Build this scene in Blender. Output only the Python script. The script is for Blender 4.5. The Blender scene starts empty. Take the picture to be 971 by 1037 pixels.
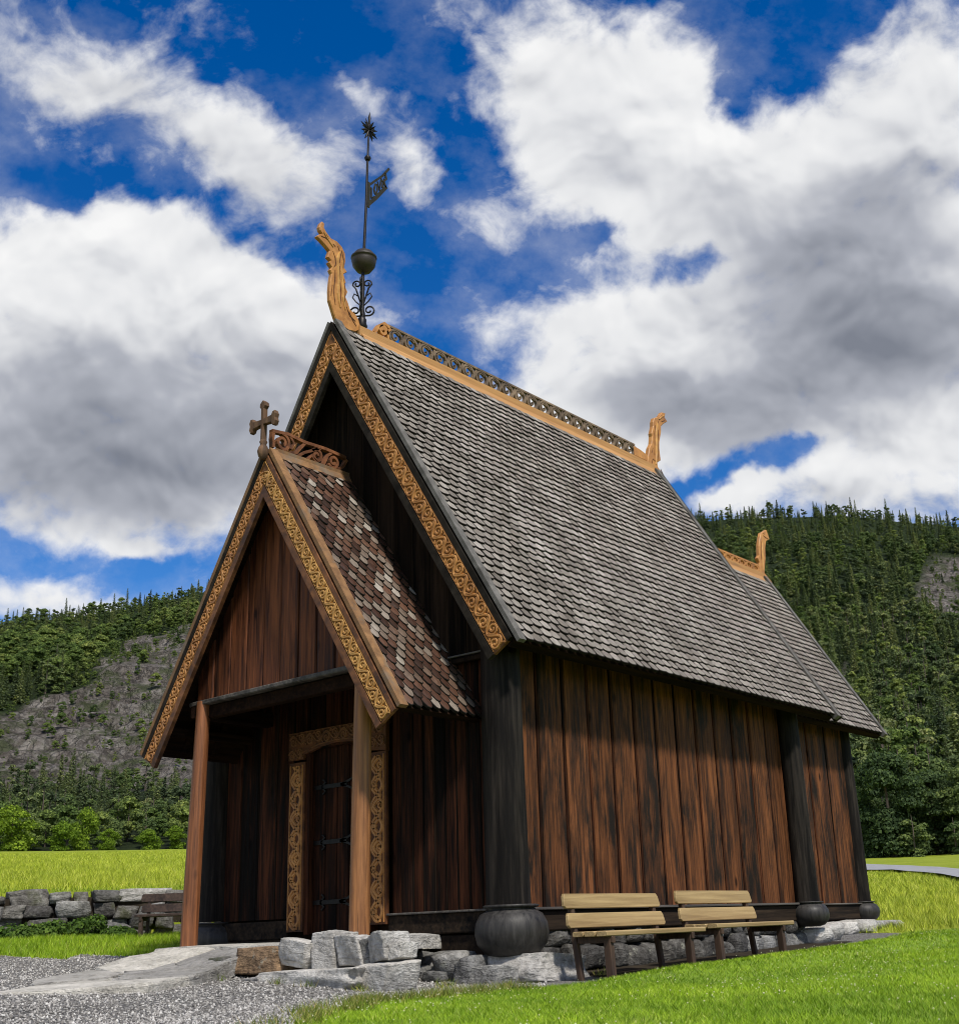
import bpy, math, random
import numpy as np
from mathutils import Vector, Matrix
random.seed(7); rng = np.random.default_rng(7)
PI = math.pi
SC = bpy.context.scene
COL = SC.collection

# ------------------------------------------------------------------ nodes / materials
def new_mat(name):
    m = bpy.data.materials.new(name); m.use_nodes = True
    nt = m.node_tree; nt.nodes.clear()
    out = nt.nodes.new('ShaderNodeOutputMaterial')
    p = nt.nodes.new('ShaderNodeBsdfPrincipled')
    nt.links.new(p.outputs[0], out.inputs[0])
    return m, nt, p
class N:
    def __init__(s, nt): s.nt = nt
    def put(s, sock, v):
        if v is None: return
        if isinstance(v, bpy.types.NodeSocket): s.nt.links.new(v, sock)
        else:
            if sock.type == 'RGBA' and len(v) == 3: v = (*v, 1)
            sock.default_value = v
    def math(s, op, a, b=None, c=None, clamp=False):
        n = s.nt.nodes.new('ShaderNodeMath'); n.operation = op; n.use_clamp = clamp
        for i, v in enumerate((a, b, c)): s.put(n.inputs[i], v)
        return n.outputs[0]
    def vmath(s, op, a, b=None, out=0):
        n = s.nt.nodes.new('ShaderNodeVectorMath'); n.operation = op
        s.put(n.inputs[0], a)
        if b is not None: s.put(n.inputs[1], b)
        return n.outputs['Value'] if op in ('LENGTH', 'DOT_PRODUCT', 'DISTANCE') else n.outputs[0]
    def coord(s, kind='Object'):
        n = s.nt.nodes.new('ShaderNodeTexCoord'); return n.outputs[kind]
    def geo(s, k): return s.nt.nodes.new('ShaderNodeNewGeometry').outputs[k]
    def objrand(s): return s.nt.nodes.new('ShaderNodeObjectInfo').outputs['Random']
    def attr(s, name, k='Fac'):
        n = s.nt.nodes.new('ShaderNodeAttribute'); n.attribute_name = name; return n.outputs[k]
    def mapping(s, v, loc=(0,0,0), rot=(0,0,0), scale=(1,1,1), typ='POINT'):
        n = s.nt.nodes.new('ShaderNodeMapping'); n.vector_type = typ
        s.put(n.inputs[0], v); n.inputs[1].default_value = loc; n.inputs[2].default_value = rot; n.inputs[3].default_value = scale
        return n.outputs[0]
    def noise(s, v, scale=5, detail=4, rough=.55, dist=0, out='Fac', lac=2.0):
        n = s.nt.nodes.new('ShaderNodeTexNoise'); s.put(n.inputs['Vector'], v)
        n.inputs['Scale'].default_value = scale; n.inputs['Detail'].default_value = detail
        n.inputs['Roughness'].default_value = rough; n.inputs['Distortion'].default_value = dist
        n.inputs['Lacunarity'].default_value = lac
        return n.outputs[out]
    def voronoi(s, v, scale=5, feature='F1', out='Distance', rnd=1):
        n = s.nt.nodes.new('ShaderNodeTexVoronoi'); n.feature = feature; s.put(n.inputs['Vector'], v)
        n.inputs['Scale'].default_value = scale; n.inputs['Randomness'].default_value = rnd
        return n.outputs[out]
    def ramp(s, f, stops, interp='LINEAR'):
        n = s.nt.nodes.new('ShaderNodeValToRGB'); s.put(n.inputs[0], f)
        cr = n.color_ramp; cr.interpolation = interp
        while len(cr.elements) > 1: cr.elements.remove(cr.elements[-1])
        for i, (p, c) in enumerate(stops):
            e = cr.elements[0] if i == 0 else cr.elements.new(p)
            e.position = p; e.color = (*c, 1) if len(c) == 3 else c
        return n.outputs[0]
    def mapr(s, f, a, b, c=0, d=1, smooth=False):
        n = s.nt.nodes.new('ShaderNodeMapRange'); s.put(n.inputs[0], f)
        if smooth: n.interpolation_type = 'SMOOTHSTEP'
        for i, v in enumerate((a, b, c, d)): n.inputs[i+1].default_value = v
        return n.outputs[0]
    def mix(s, f, a, b, blend='MIX'):
        n = s.nt.nodes.new('ShaderNodeMix'); n.data_type = 'RGBA'; n.blend_type = blend
        s.put(n.inputs[0], f); s.put(n.inputs[6], a); s.put(n.inputs[7], b)
        return n.outputs[2]
    def bump(s, h, strength=.4, dist=.01):
        n = s.nt.nodes.new('ShaderNodeBump'); s.put(n.inputs['Height'], h)
        n.inputs['Strength'].default_value = strength; n.inputs['Distance'].default_value = dist
        return n.outputs[0]
    def scale_vec(s, v, k):
        n = s.nt.nodes.new('ShaderNodeVectorMath'); n.operation = 'SCALE'; s.put(n.inputs[0], v); s.put(n.inputs[3], k); return n.outputs[0]
    def comb(s, x, y, z):
        n = s.nt.nodes.new('ShaderNodeCombineXYZ')
        for i, v in enumerate((x, y, z)): s.put(n.inputs[i], v)
        return n.outputs[0]

def wood(name, dark, light, stain=(.01,.008,.007), axis='z', stain_lo=.5, stain_hi=.7, rough=.6, bump=.35, var=.5, isl=True, stain_scale=.5, spec=.3, rvar=0.0, grain=26, contrast=.0, knots=False):
    """grain along one axis, islands (planks) shifted and tinted one by one, tarry or sooty patches of their own"""
    m, nt, p = new_mat(name); n = N(nt)
    co = n.coord()
    if isl:
        r = n.geo('Random Per Island')
        co = n.vmath('ADD', co, n.comb(n.math('MULTIPLY', r, 17.3), n.math('MULTIPLY', r, 31.7), n.math('MULTIPLY', r, 23.1)))
    g, l = grain, .9
    sc = {'z': (g, g, l*1.6), 'y': (g, l, g), 'x': (l, g, g), 'i': (9, 9, 9)}[axis]
    fine = n.noise(n.mapping(co, scale=sc), 1, 6, .62, .35)
    g2 = {'z': (7, 7, .35), 'y': (7, .35, 7), 'x': (.35, 7, 7), 'i': (3, 3, 3)}[axis]
    broad = n.noise(n.mapping(co, scale=g2), 1, 3, .6, .2)
    f = n.math('ADD', n.math('MULTIPLY', fine, .65), n.math('MULTIPLY', broad, .35))
    col = n.ramp(f, [(.32+contrast, dark), (.5, tuple(a*.55+b*.45 for a, b in zip(dark, light))), (.66-contrast*.6, light)])
    st_s = {'z': (5, 5, stain_scale), 'y': (5, stain_scale, 5), 'x': (stain_scale, 5, 5), 'i': (2, 2, 2)}[axis]
    st = n.noise(n.mapping(co, loc=(3, 7, 1), scale=st_s), 1, 5, .65, .3)
    if isl: st = n.math('ADD', st, n.math('MULTIPLY', n.math('SUBTRACT', r, .5), var*.5))
    st = n.math('ADD', st, n.math('MULTIPLY', n.math('SUBTRACT', .5, fine), .28))
    col = n.mix(n.mapr(st, stain_lo, stain_hi), col, stain)
    if isl: col = n.mix(1, col, n.ramp(n.math('FRACT', n.math('MULTIPLY', r, 7.77)), [(0, (1-var*.6,)*3), (1, (1+var*.5,)*3)]), 'MULTIPLY')
    if knots:
        kv = n.voronoi(n.mapping(co, scale=(3.2, 3.2, 1.5)), 1, 'F1', 'Distance'); col = n.mix(n.mapr(kv, .05, .13, .9, 0), col, tuple(x*.3 for x in dark))
        cr_ = n.noise(n.mapping(co, scale=(60, 60, 1.6)), 1, 3, .5); col = n.mix(n.mapr(cr_, .63, .70, 0, .8), col, tuple(x*.4 for x in dark))
    n.put(p.inputs['Base Color'], col)
    n.put(p.inputs['Roughness'], n.mapr(fine, .3, .7, rough-.12, rough+.15))
    p.inputs['Specular IOR Level'].default_value = spec
    n.put(p.inputs['Normal'], n.bump(f, bump, .012))
    return m

def shingle_mat(name, stops, rough, spec, stops2=None):
    m, nt, p = new_mat(name); n = N(nt)
    r = n.geo('Random Per Island'); co = n.coord()
    c = n.ramp(r, stops)
    gr = n.noise(n.mapping(co, scale=(14, 40, 14)), 1, 5, .65)
    c = n.mix(1, c, n.ramp(gr, [(.25, (.6,.58,.56)), (.75, (1.3,1.28,1.26))]), 'MULTIPLY')
    pa = n.noise(n.mapping(co, scale=(.55, 1.5, .55)), 1.3, 6, .68)
    c = n.mix(1, c, n.ramp(pa, [(.32, (.66,.63,.59)), (.5, (.95,.94,.92)), (.68, (1.2,1.2,1.2))]), 'MULTIPLY')
    if stops2:
        pz = n.noise(co, 9, 3, .5)
        c = n.mix(n.mapr(pz, .5, .75), c, stops2)
    n.put(p.inputs['Base Color'], c); p.inputs['Roughness'].default_value = rough
    p.inputs['Specular IOR Level'].default_value = spec
    n.put(p.inputs['Normal'], n.bump(gr, .3, .008))
    return m

def plain(name, col, rough=.6, var=.25, scale=6, metallic=0, spec=.4, bump=.2):
    m, nt, p = new_mat(name); n = N(nt)
    f = n.noise(n.coord(), scale, 6, .65)
    n.put(p.inputs['Base Color'], n.ramp(f, [(.25, tuple(c*(1-var) for c in col)), (.75, tuple(c*(1+var) for c in col))]))
    p.inputs['Roughness'].default_value = rough; p.inputs['Metallic'].default_value = metallic
    p.inputs['Specular IOR Level'].default_value = spec
    n.put(p.inputs['Normal'], n.bump(f, bump, .01))
    return m

def stone_mat(name, base, hi, moss=None, crack=True, scale=3.0):
    m, nt, p = new_mat(name); n = N(nt)
    co = n.vmath('ADD', n.coord(), n.scale_vec((13., 7., 5.), n.objrand()))
    a = n.noise(co, scale, 8, .68, .3); b = n.noise(co, scale*7, 5, .7); v = n.noise(n.mapping(co, scale=(1, 1, 4)), scale*1.5, 4, .6, 1.2)
    f = n.math('ADD', n.math('MULTIPLY', a, .55), n.math('MULTIPLY', b, .45))
    c = n.ramp(f, [(.28, tuple(x*.35 for x in base)), (.45, base), (.62, hi)])
    c = n.mix(n.mapr(v, .6, .68, 0, .6), c, tuple(x*.35 for x in base))
    r = n.objrand(); c = n.mix(1, c, n.ramp(r, [(0, (.6,.6,.62)), (1, (1.25,1.23,1.2))]), 'MULTIPLY')
    if moss: c = n.mix(n.mapr(n.noise(co, 2.2, 5, .6), .55, .68, 0, .8), c, moss)
    n.put(p.inputs['Base Color'], c); p.inputs['Roughness'].default_value = .85
    p.inputs['Specular IOR Level'].default_value = .25
    li = n.noise(n.vmath('ADD', co, (4., 4., 4.)), scale*2.2, 6, .72); c = n.mix(n.mapr(li, .60, .66, 0, .55), c, (.33,.33,.27)); c = n.mix(n.mapr(li, .30, .38, .7, 0), c, tuple(x*.30 for x in base))
    for x_ in list(p.inputs['Base Color'].links): nt.links.remove(x_)
    n.put(p.inputs['Base Color'], c)
    n.put(p.inputs['Normal'], n.bump(n.math('ADD', f, n.math('MULTIPLY', v, .5)), 1.0, .05))
    return m

def leaf_mat(name, cols, scale=.25):
    m, nt, p = new_mat(name); n = N(nt)
    r = n.geo('Random Per Island'); o = n.objrand()
    c = n.ramp(o, cols)
    c = n.mix(1, c, n.ramp(r, [(0, (.4,.45,.42)), (.6, (1,1,1)), (1, (1.8,1.65,1.35))]), 'MULTIPLY')
    n.put(p.inputs['Base Color'], c); p.inputs['Roughness'].default_value = .75; p.inputs['Specular IOR Level'].default_value = .15
    tr = nt.nodes.new('ShaderNodeBsdfTranslucent'); n.put(tr.inputs[0], n.mix(1, c, (1.25, 1.3, .8), 'MULTIPLY')); ms = nt.nodes.new('ShaderNodeMixShader'); ms.inputs[0].default_value = .38
    nt.links.new(p.outputs[0], ms.inputs[1]); nt.links.new(tr.outputs[0], ms.inputs[2])
    nt.links.new(ms.outputs[0], [x for x in nt.nodes if x.type == 'OUTPUT_MATERIAL'][0].inputs[0])
    return m

def grass_mat(name, cols):
    m, nt, p = new_mat(name); n = N(nt)
    r = n.geo('Random Per Island'); pos = n.geo('Position')
    c = n.ramp(r, cols)
    pt = n.noise(pos, .9, 4, .6)
    c = n.mix(1, c, n.ramp(pt, [(.3, (.66,.72,.7)), (.7, (1.3,1.22,1.15))]), 'MULTIPLY')
    c = n.mix(1, c, n.ramp(n.noise(pos, 5.5, 4, .7), [(.35, (.72,.78,.7)), (.65, (1.22,1.17,1.2))]), 'MULTIPLY')
    c = n.mix(n.mapr(n.noise(pos, 1.7, 5, .65), .60, .74, 0, .5), c, (.30,.30,.07))
    n.put(p.inputs['Base Color'], c); p.inputs['Roughness'].default_value = .6; p.inputs['Specular IOR Level'].default_value = .2
    return m

M = {}
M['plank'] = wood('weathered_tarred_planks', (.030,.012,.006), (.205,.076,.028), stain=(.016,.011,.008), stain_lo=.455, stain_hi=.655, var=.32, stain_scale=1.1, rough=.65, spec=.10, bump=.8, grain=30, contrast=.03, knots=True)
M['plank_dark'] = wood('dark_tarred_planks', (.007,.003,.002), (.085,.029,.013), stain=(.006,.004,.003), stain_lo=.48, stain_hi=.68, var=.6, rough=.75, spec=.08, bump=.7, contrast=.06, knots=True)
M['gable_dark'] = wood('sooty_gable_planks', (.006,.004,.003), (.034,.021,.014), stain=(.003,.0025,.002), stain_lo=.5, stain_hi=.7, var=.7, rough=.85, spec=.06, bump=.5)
M['plank_red'] = wood('red_brown_gable_planks', (.035,.011,.006), (.20,.066,.026), stain=(.02,.009,.006), stain_lo=.55, stain_hi=.75, var=.4, rough=.6, spec=.15, contrast=.06, knots=True)
M['column'] = wood('black_tarred_column', (.004,.0032,.0025), (.032,.026,.021), stain=(.004,.003,.0025), stain_lo=.48, stain_hi=.66, var=.2, rough=.7, spec=.12, isl=False, grain=22, contrast=.05, bump=.9)
M['sill'] = wood('dark_sill_beam', (.008,.006,.005), (.05,.034,.022), axis='y', stain=(.005,.005,.005), var=.3, rough=.85, spec=.08)
M['ledge'] = wood('greyed_ledge', (.03,.026,.023), (.13,.115,.10), axis='y', stain=(.02,.018,.015), var=.3, rough=.7)
M['gold'] = wood('golden_carved_wood', (.28,.115,.032), (.53,.255,.078), axis='i', stain=(.20,.085,.03), stain_lo=.56, stain_hi=.75, var=.25, rough=.5, isl=False, bump=.25)
M['gold_pale'] = wood('pale_golden_carved_wood', (.34,.165,.045), (.57,.315,.095), axis='i', stain=(.25,.12,.04), stain_lo=.58, stain_hi=.75, var=.2, rough=.5, isl=False, bump=.25)
M['carve_ground'] = wood('honey_carving_ground', (.13,.05,.014), (.30,.13,.04), axis='i', stain=(.07,.03,.01), stain_lo=.5, stain_hi=.7, isl=False, rough=.7)
M['recess'] = wood('carving_ground', (.045,.016,.006), (.15,.055,.018), axis='i', stain=(.03,.013,.006), stain_lo=.5, stain_hi=.7, isl=False, rough=.7)
M['gold_y'] = wood('ridge_board_wood', (.30,.14,.045), (.52,.29,.11), axis='y', stain=(.17,.09,.04), stain_lo=.58, stain_hi=.75, var=.3, isl=False, rough=.6)
M['post'] = wood('reddish_round_post', (.085,.030,.012), (.27,.10,.036), stain=(.05,.02,.009), stain_lo=.6, stain_hi=.78, var=.2, isl=False, rough=.5, spec=.4, grain=30, contrast=.05, knots=True, bump=.7)
M['post_light'] = wood('orange_round_post', (.13,.050,.017), (.38,.165,.055), stain=(.075,.03,.012), stain_lo=.6, stain_hi=.78, var=.2, isl=False, rough=.5, spec=.4, grain=30, contrast=.05, knots=True, bump=.7)
M['barge_brown'] = wood('brown_barge_plank', (.05,.02,.009), (.24,.10,.04), axis='i', stain=(.04,.018,.01), var=.3, isl=False, rough=.6)
M['barge_black'] = wood('black_barge_plank', (.010,.008,.006), (.036,.030,.024), axis='i', stain=(.006,.005,.004), var=.3, isl=False, rough=.85, spec=.08)
M['verge_grey'] = wood('grey_weathered_verge', (.06,.055,.05), (.17,.16,.147), axis='i', stain=(.045,.041,.036), stain_lo=.56, stain_hi=.75, var=.2, isl=False, rough=.85, spec=.2)
M['verge_tan'] = wood('tan_verge_plank', (.10,.05,.022), (.27,.145,.062), axis='i', stain=(.15,.125,.095), var=.2, isl=False, rough=.7)
M['crest_brown'] = wood('greyed_openwork', (.07,.048,.034), (.26,.185,.125), axis='i', stain=(.05,.037,.028), var=.3, isl=False, rough=.8)
M['crest_red'] = wood('red_brown_openwork', (.07,.025,.011), (.26,.10,.04), axis='i', stain=(.04,.016,.008), var=.3, isl=False, rough=.7)
M['lintel'] = wood('brown_carved_lintel', (.085,.034,.012), (.21,.092,.034), axis='i', stain=(.10,.04,.015), stain_lo=.56, stain_hi=.75, var=.3, isl=False, rough=.6)
M['cross'] = wood('weathered_cross', (.06,.030,.016), (.22,.125,.07), axis='z', stain=(.035,.02,.012), var=.2, isl=False, rough=.8)
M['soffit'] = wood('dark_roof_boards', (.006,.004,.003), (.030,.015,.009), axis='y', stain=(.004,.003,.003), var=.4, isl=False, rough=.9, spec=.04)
M['bench'] = wood('pale_bench_board', (.22,.145,.06), (.44,.32,.155), axis='y', stain=(.22,.13,.06), stain_lo=.62, stain_hi=.8, var=.2, rough=.6, grain=30, contrast=.04)
M['bench_leg'] = wood('brown_bench_leg', (.025,.015,.010), (.10,.058,.035), axis='z', stain=(.03,.018,.012), var=.3, rough=.7)
M['bench_dark'] = wood('dark_bench_board', (.022,.013,.010), (.085,.055,.042), axis='x', stain=(.016,.010,.008), var=.3, rough=.7)
M['shingle'] = shingle_mat('grey_wood_shingles', [(0,(.14,.124,.107)), (.3,(.19,.171,.150)), (.7,(.23,.210,.187)), (1,(.295,.272,.246))], .7, .25)
M['shingle_end'] = plain('shade_black_shingle_ends', (.016,.014,.012), .9, .3, 20, spec=.05)  # black butt ends paint in the shadow gap between shingle rows
M['shingle_red'] = shingle_mat('red_brown_tarred_shingles', [(0,(.03,.016,.011)), (.25,(.065,.03,.019)), (.5,(.11,.055,.034)), (.72,(.135,.098,.074)), (.9,(.20,.165,.135)), (1,(.34,.31,.27))], .42, .5)
M['iron'] = plain('black_wrought_iron', (.016,.014,.013), .45, .5, 12, .6)
M['vane'] = plain('dark_vane_iron', (.035,.03,.014), .5, .5, 12, .4)
M['ball'] = plain('tarred_ball', (.026,.019,.013), .5, .5, 8)
M['bulb'] = wood('black_tarred_bulb', (.010,.009,.008), (.050,.046,.042), axis='z', stain=(.20,.12,.06), stain_lo=.70, stain_hi=.76, var=.2, isl=False, rough=.5, spec=.3, stain_scale=1.5)
M['stone_light'] = stone_mat('pale_grey_granite', (.36,.345,.315), (.64,.62,.58))
M['stone_mid'] = stone_mat('grey_fieldstone', (.13,.128,.12), (.34,.335,.32))
M['stone_wall'] = stone_mat('dark_wall_stone', (.075,.07,.063), (.20,.195,.18), moss=(.055,.06,.022))
M['stone_dark'] = stone_mat('shadowed_footing_stone', (.045,.042,.038), (.15,.145,.135))  # darker copy of footing stone; shade behind the benches put into its colour
M['stone_brown'] = stone_mat('rusty_stone', (.13,.085,.05), (.30,.20,.115))
M['slab'] = stone_mat('flagstone', (.33,.315,.28), (.52,.50,.455), scale=3.5)
SPR = [(0,(.052,.076,.042)), (.35,(.092,.126,.060)), (.7,(.138,.176,.076)), (1,(.20,.225,.098))]
DEC = [(0,(.072,.115,.034)), (.35,(.112,.168,.046)), (.7,(.155,.21,.058)), (1,(.21,.25,.078))]
M['spruce'] = leaf_mat('spruce_needles', SPR)
M['decid'] = leaf_mat('broad_leaves', DEC)
M['decid_dark'] = leaf_mat('dark_broad_leaves', [(0,(.056,.090,.036)), (.5,(.094,.138,.048)), (1,(.14,.185,.064))])
M['bright'] = leaf_mat('bright_bush_leaves', [(0,(.12,.20,.02)), (1,(.21,.29,.03))])
M['weed'] = leaf_mat('weed_leaves', [(0,(.050,.10,.016)), (1,(.09,.15,.03))])
M['bark'] = plain('tree_bark', (.09,.07,.055), .9, .4, 5)
M['lawn_blade'] = grass_mat('lawn_blades', [(0,(.12,.21,.007)), (.45,(.185,.31,.009)), (.85,(.25,.375,.014)), (.95,(.34,.41,.05)), (1,(.5,.52,.2))])
M['tuft_blade'] = grass_mat('tuft_blades', [(0,(.08,.13,.012)), (.5,(.14,.19,.02)), (.8,(.24,.22,.06)), (1,(.34,.26,.11))])
M['hay_blade'] = grass_mat('hay_blades', [(0,(.22,.29,.016)), (.45,(.32,.39,.026)), (.85,(.39,.43,.045)), (1,(.5,.5,.12))])

# ------------------------------------------------------------------ mesh builder
class MB:
    def __init__(s): s.v = []; s.f = []; s.m = []; s.sm = []
    def add(s, vs, fs, mi=0, smooth=False):
        o = len(s.v); s.v.extend([tuple(map(float, v)) for v in vs])
        for f in fs: s.f.append([i+o for i in f]); s.m.append(mi); s.sm.append(smooth)
    def box(s, a, b, mi=0, bev=0.0):
        x0, y0, z0 = a; x1, y1, z1 = b
        if bev <= 0:
            v = [(x,y,z) for x in (x0,x1) for y in (y0,y1) for z in (z0,z1)]
            s.add(v, [(0,1,3,2),(4,6,7,5),(0,4,5,1),(2,3,7,6),(0,2,6,4),(1,5,7,3)], mi)
        else:
            s.beam((( x0+x1)/2, (y0+y1)/2, z0), ((x0+x1)/2, (y0+y1)/2, z1), x1-x0, y1-y0, mi, bev, (1,0,0))
    def beam(s, p, q, w, h, mi=0, bev=0.008, side=None):
        """bevelled bar from p to q, w along 'side', h across"""
        p = Vector(p); q = Vector(q); d = (q-p).normalized()
        sd = Vector(side) if side else (Vector((0,0,1)).cross(d) if abs(d.z) < .95 else Vector((1,0,0)))
        sd = (sd - d*sd.dot(d)).normalized(); up = d.cross(sd)
        L = (q-p).length; bev = min(bev, w*.45, h*.45, L*.45)
        sec = lambda e: [(-w/2+bev+e,-h/2+e),(w/2-bev-e,-h/2+e),(w/2-e,-h/2+bev+e),(w/2-e,h/2-bev-e),(w/2-bev-e,h/2-e),(-w/2+bev+e,h/2-e),(-w/2+e,h/2-bev-e),(-w/2+e,-h/2+bev+e)]
        rings = []
        for t, e in ((0, bev*.5), (bev, 0), (L-bev, 0), (L, bev*.5)):
            rings.append([p+d*t+sd*a+up*b for a, b in sec(e)])
        vs = [v for r in rings for v in r]; fs = []
        for k in range(3):
            for i in range(8):
                j = (i+1) % 8; fs.append((k*8+i, k*8+j, k*8+8+j, k*8+8+i))
        fs.append(tuple(range(7,-1,-1))); fs.append(tuple(range(24,32)))
        s.add(vs, fs, mi)
    def tube(s, pts, r, n=8, mi=0, cap=True):
        pts = [Vector(p) for p in pts]; rs = r if isinstance(r, (list, tuple)) else [r]*len(pts)
        ref = None; vs = []; fs = []
        for i, p in enumerate(pts):
            d = (pts[min(i+1, len(pts)-1)]-pts[max(i-1, 0)]).normalized()
            if ref is None: ref = Vector((1,0,0)) if abs(d.x) < .9 else Vector((0,1,0))
            ref = (ref-d*ref.dot(d)).normalized(); b = d.cross(ref)
            for k in range(n):
                a = 2*PI*k/n; vs.append(p+(ref*math.cos(a)+b*math.sin(a))*rs[i])
        for i in range(len(pts)-1):
            for k in range(n):
                j = (k+1) % n; fs.append((i*n+k, i*n+j, i*n+n+j, i*n+n+k))
        s.add(vs, fs, mi, True)
        if cap:
            s.add([vs[k] for k in range(n)], [tuple(range(n-1,-1,-1))], mi)
            s.add(vs[-n:], [tuple(range(n))], mi)
    def lathe(s, prof, c, n=24, mi=0, lean=(0,0), wob=0):
        vs = []; fs = []
        for (r, z) in prof:
            for k in range(n):
                a = 2*PI*k/n; rr = r*(1+wob*math.sin(3*a+z*2)+wob*.6*math.sin(7*a+1))
                vs.append((c[0]+lean[0]*z+rr*math.cos(a), c[1]+lean[1]*z+rr*math.sin(a), c[2]+z))
        for i in range(len(prof)-1):
            for k in range(n):
                j = (k+1) % n; fs.append((i*n+k, i*n+j, i*n+n+j, i*n+n+k))
        s.add(vs, fs, mi, True)
        s.add(vs[:n], [tuple(range(n-1,-1,-1))], mi); s.add(vs[-n:], [tuple(range(n))], mi)
    def prism(s, poly, fn, d0, d1, mi=0, bev=0.0):
        """poly in 2D, fn(a,b,depth)->3D; chamfered rim when bev"""
        n = len(poly)
        if bev > 0:
            cen = np.array(poly); inn = []
            for i in range(n):
                p0, p1, p2 = cen[i-1], cen[i], cen[(i+1) % n]
                t = (p2-p0); t = t/(np.linalg.norm(t)+1e-9); nn = np.array([-t[1], t[0]])
                inn.append(p1+nn*bev)
            area = sum(poly[i-1][0]*poly[i][1]-poly[i][0]*poly[i-1][1] for i in range(n))
            if area < 0: inn = [2*cen[i]-np.array(inn[i]) for i in range(n)]
            lay = [(inn, d0), (poly, d0+bev), (poly, d1-bev), (inn, d1)]
        else: lay = [(poly, d0), (poly, d1)]
        vs = [fn(a, b, d) for pl, d in lay for a, b in pl]; fs = []
        for k in range(len(lay)-1):
            for i in range(n):
                j = (i+1) % n; fs.append((k*n+i, k*n+j, k*n+n+j, k*n+n+i))
        fs.append(tuple(range(n-1,-1,-1))); fs.append(tuple(range((len(lay)-1)*n, len(lay)*n)))
        s.add(vs, fs, mi)
    def relief(s, pts, w, h, fn, mi=0):
        """raised carved rib along a 2D line: fn(a,b,height)->3D"""
        P = np.array(pts, float); n = len(P)
        if n < 2: return
        T = np.gradient(P, axis=0); T /= (np.linalg.norm(T, axis=1)[:, None]+1e-9); Nn = np.stack([-T[:,1], T[:,0]], 1)
        ws = np.full(n, w/2.); ws[0] *= .5; ws[-1] *= .5
        vs = []
        for i in range(n):
            a = P[i]-Nn[i]*ws[i]; b = P[i]+Nn[i]*ws[i]; a2 = P[i]-Nn[i]*ws[i]*.45; b2 = P[i]+Nn[i]*ws[i]*.45
            vs += [fn(a[0],a[1],-.004), fn(a2[0],a2[1],h), fn(b2[0],b2[1],h), fn(b[0],b[1],-.004)]
        fs = []
        for i in range(n-1):
            for k in range(3): fs.append((i*4+k, i*4+4+k, i*4+5+k, i*4+1+k))
        s.add(vs, fs, mi)
    def strip(s, pts, w, fn, d0, d1, mi=0):
        """flat bar following a 2D line, cut through the board: fn(a,b,depth)"""
        P = np.array(pts, float); n = len(P)
        T = np.gradient(P, axis=0); T /= (np.linalg.norm(T, axis=1)[:, None]+1e-9); Nn = np.stack([-T[:,1], T[:,0]], 1)*w/2
        vs = []
        for i in range(n):
            a = P[i]-Nn[i]; b = P[i]+Nn[i]
            vs += [fn(a[0],a[1],d0), fn(b[0],b[1],d0), fn(b[0],b[1],d1), fn(a[0],a[1],d1)]
        fs = []
        for i in range(n-1):
            for k in range(4): j = (k+1) % 4; fs.append((i*4+k, i*4+j, i*4+4+j, i*4+4+k))
        fs.append((3,2,1,0)); e = (n-1)*4; fs.append((e,e+1,e+2,e+3))
        s.add(vs, fs, mi)
    def build(s, name, mats, parent=None):
        me = bpy.data.meshes.new(name); me.from_pydata(s.v, [], s.f)
        if not isinstance(mats, (list, tuple)): mats = [mats]
        for m in mats: me.materials.append(M[m] if isinstance(m, str) else m)
        me.polygons.foreach_set('material_index', s.m); me.polygons.foreach_set('use_smooth', s.sm)
        import bmesh
        bm = bmesh.new(); bm.from_mesh(me); bmesh.ops.recalc_face_normals(bm, faces=bm.faces); bm.to_mesh(me); bm.free()
        me.update()
        return link(name, me, parent)

def link(name, me, parent=None):
    o = bpy.data.objects.new(name, me); COL.objects.link(o)
    if parent is not None:
        o.parent = parent
        if parent.type == 'EMPTY' and parent.get('wc'): o.location = [-c for c in parent.location]
    return o
def np_mesh(name, V, F, mat, parent=None, smooth=False):
    V = np.asarray(V, np.float32); F = np.asarray(F, np.int32)
    me = bpy.data.meshes.new(name); me.vertices.add(len(V)); me.vertices.foreach_set('co', V.ravel())
    k = F.shape[1]; me.loops.add(F.size); me.loops.foreach_set('vertex_index', F.ravel())
    me.polygons.add(len(F)); me.polygons.foreach_set('loop_start', np.arange(0, F.size, k, dtype=np.int32))
    me.polygons.foreach_set('loop_total', np.full(len(F), k, np.int32))
    if smooth: me.polygons.foreach_set('use_smooth', np.ones(len(F), bool))
    me.update(calc_edges=True); me.validate()
    for m in (mat if isinstance(mat, (list, tuple)) else [mat]): me.materials.append(M[m] if isinstance(m, str) else m)
    return link(name, me, parent) if name else me
def tag(o, label=None, cat=None, group=None, kind=None):
    if label: o['label'] = label
    if cat: o['category'] = cat
    if group: o['group'] = group
    if kind: o['kind'] = kind
    return o
def thing(name, label, cat, loc=(0,0,0), group=None, world=False, rz=0):
    o = bpy.data.objects.new(name, None); o.empty_display_size = .2; COL.objects.link(o)
    o.location = loc; o.rotation_euler = (0, 0, rz)
    if world: o['wc'] = 1
    return tag(o, label, cat, group)

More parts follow.
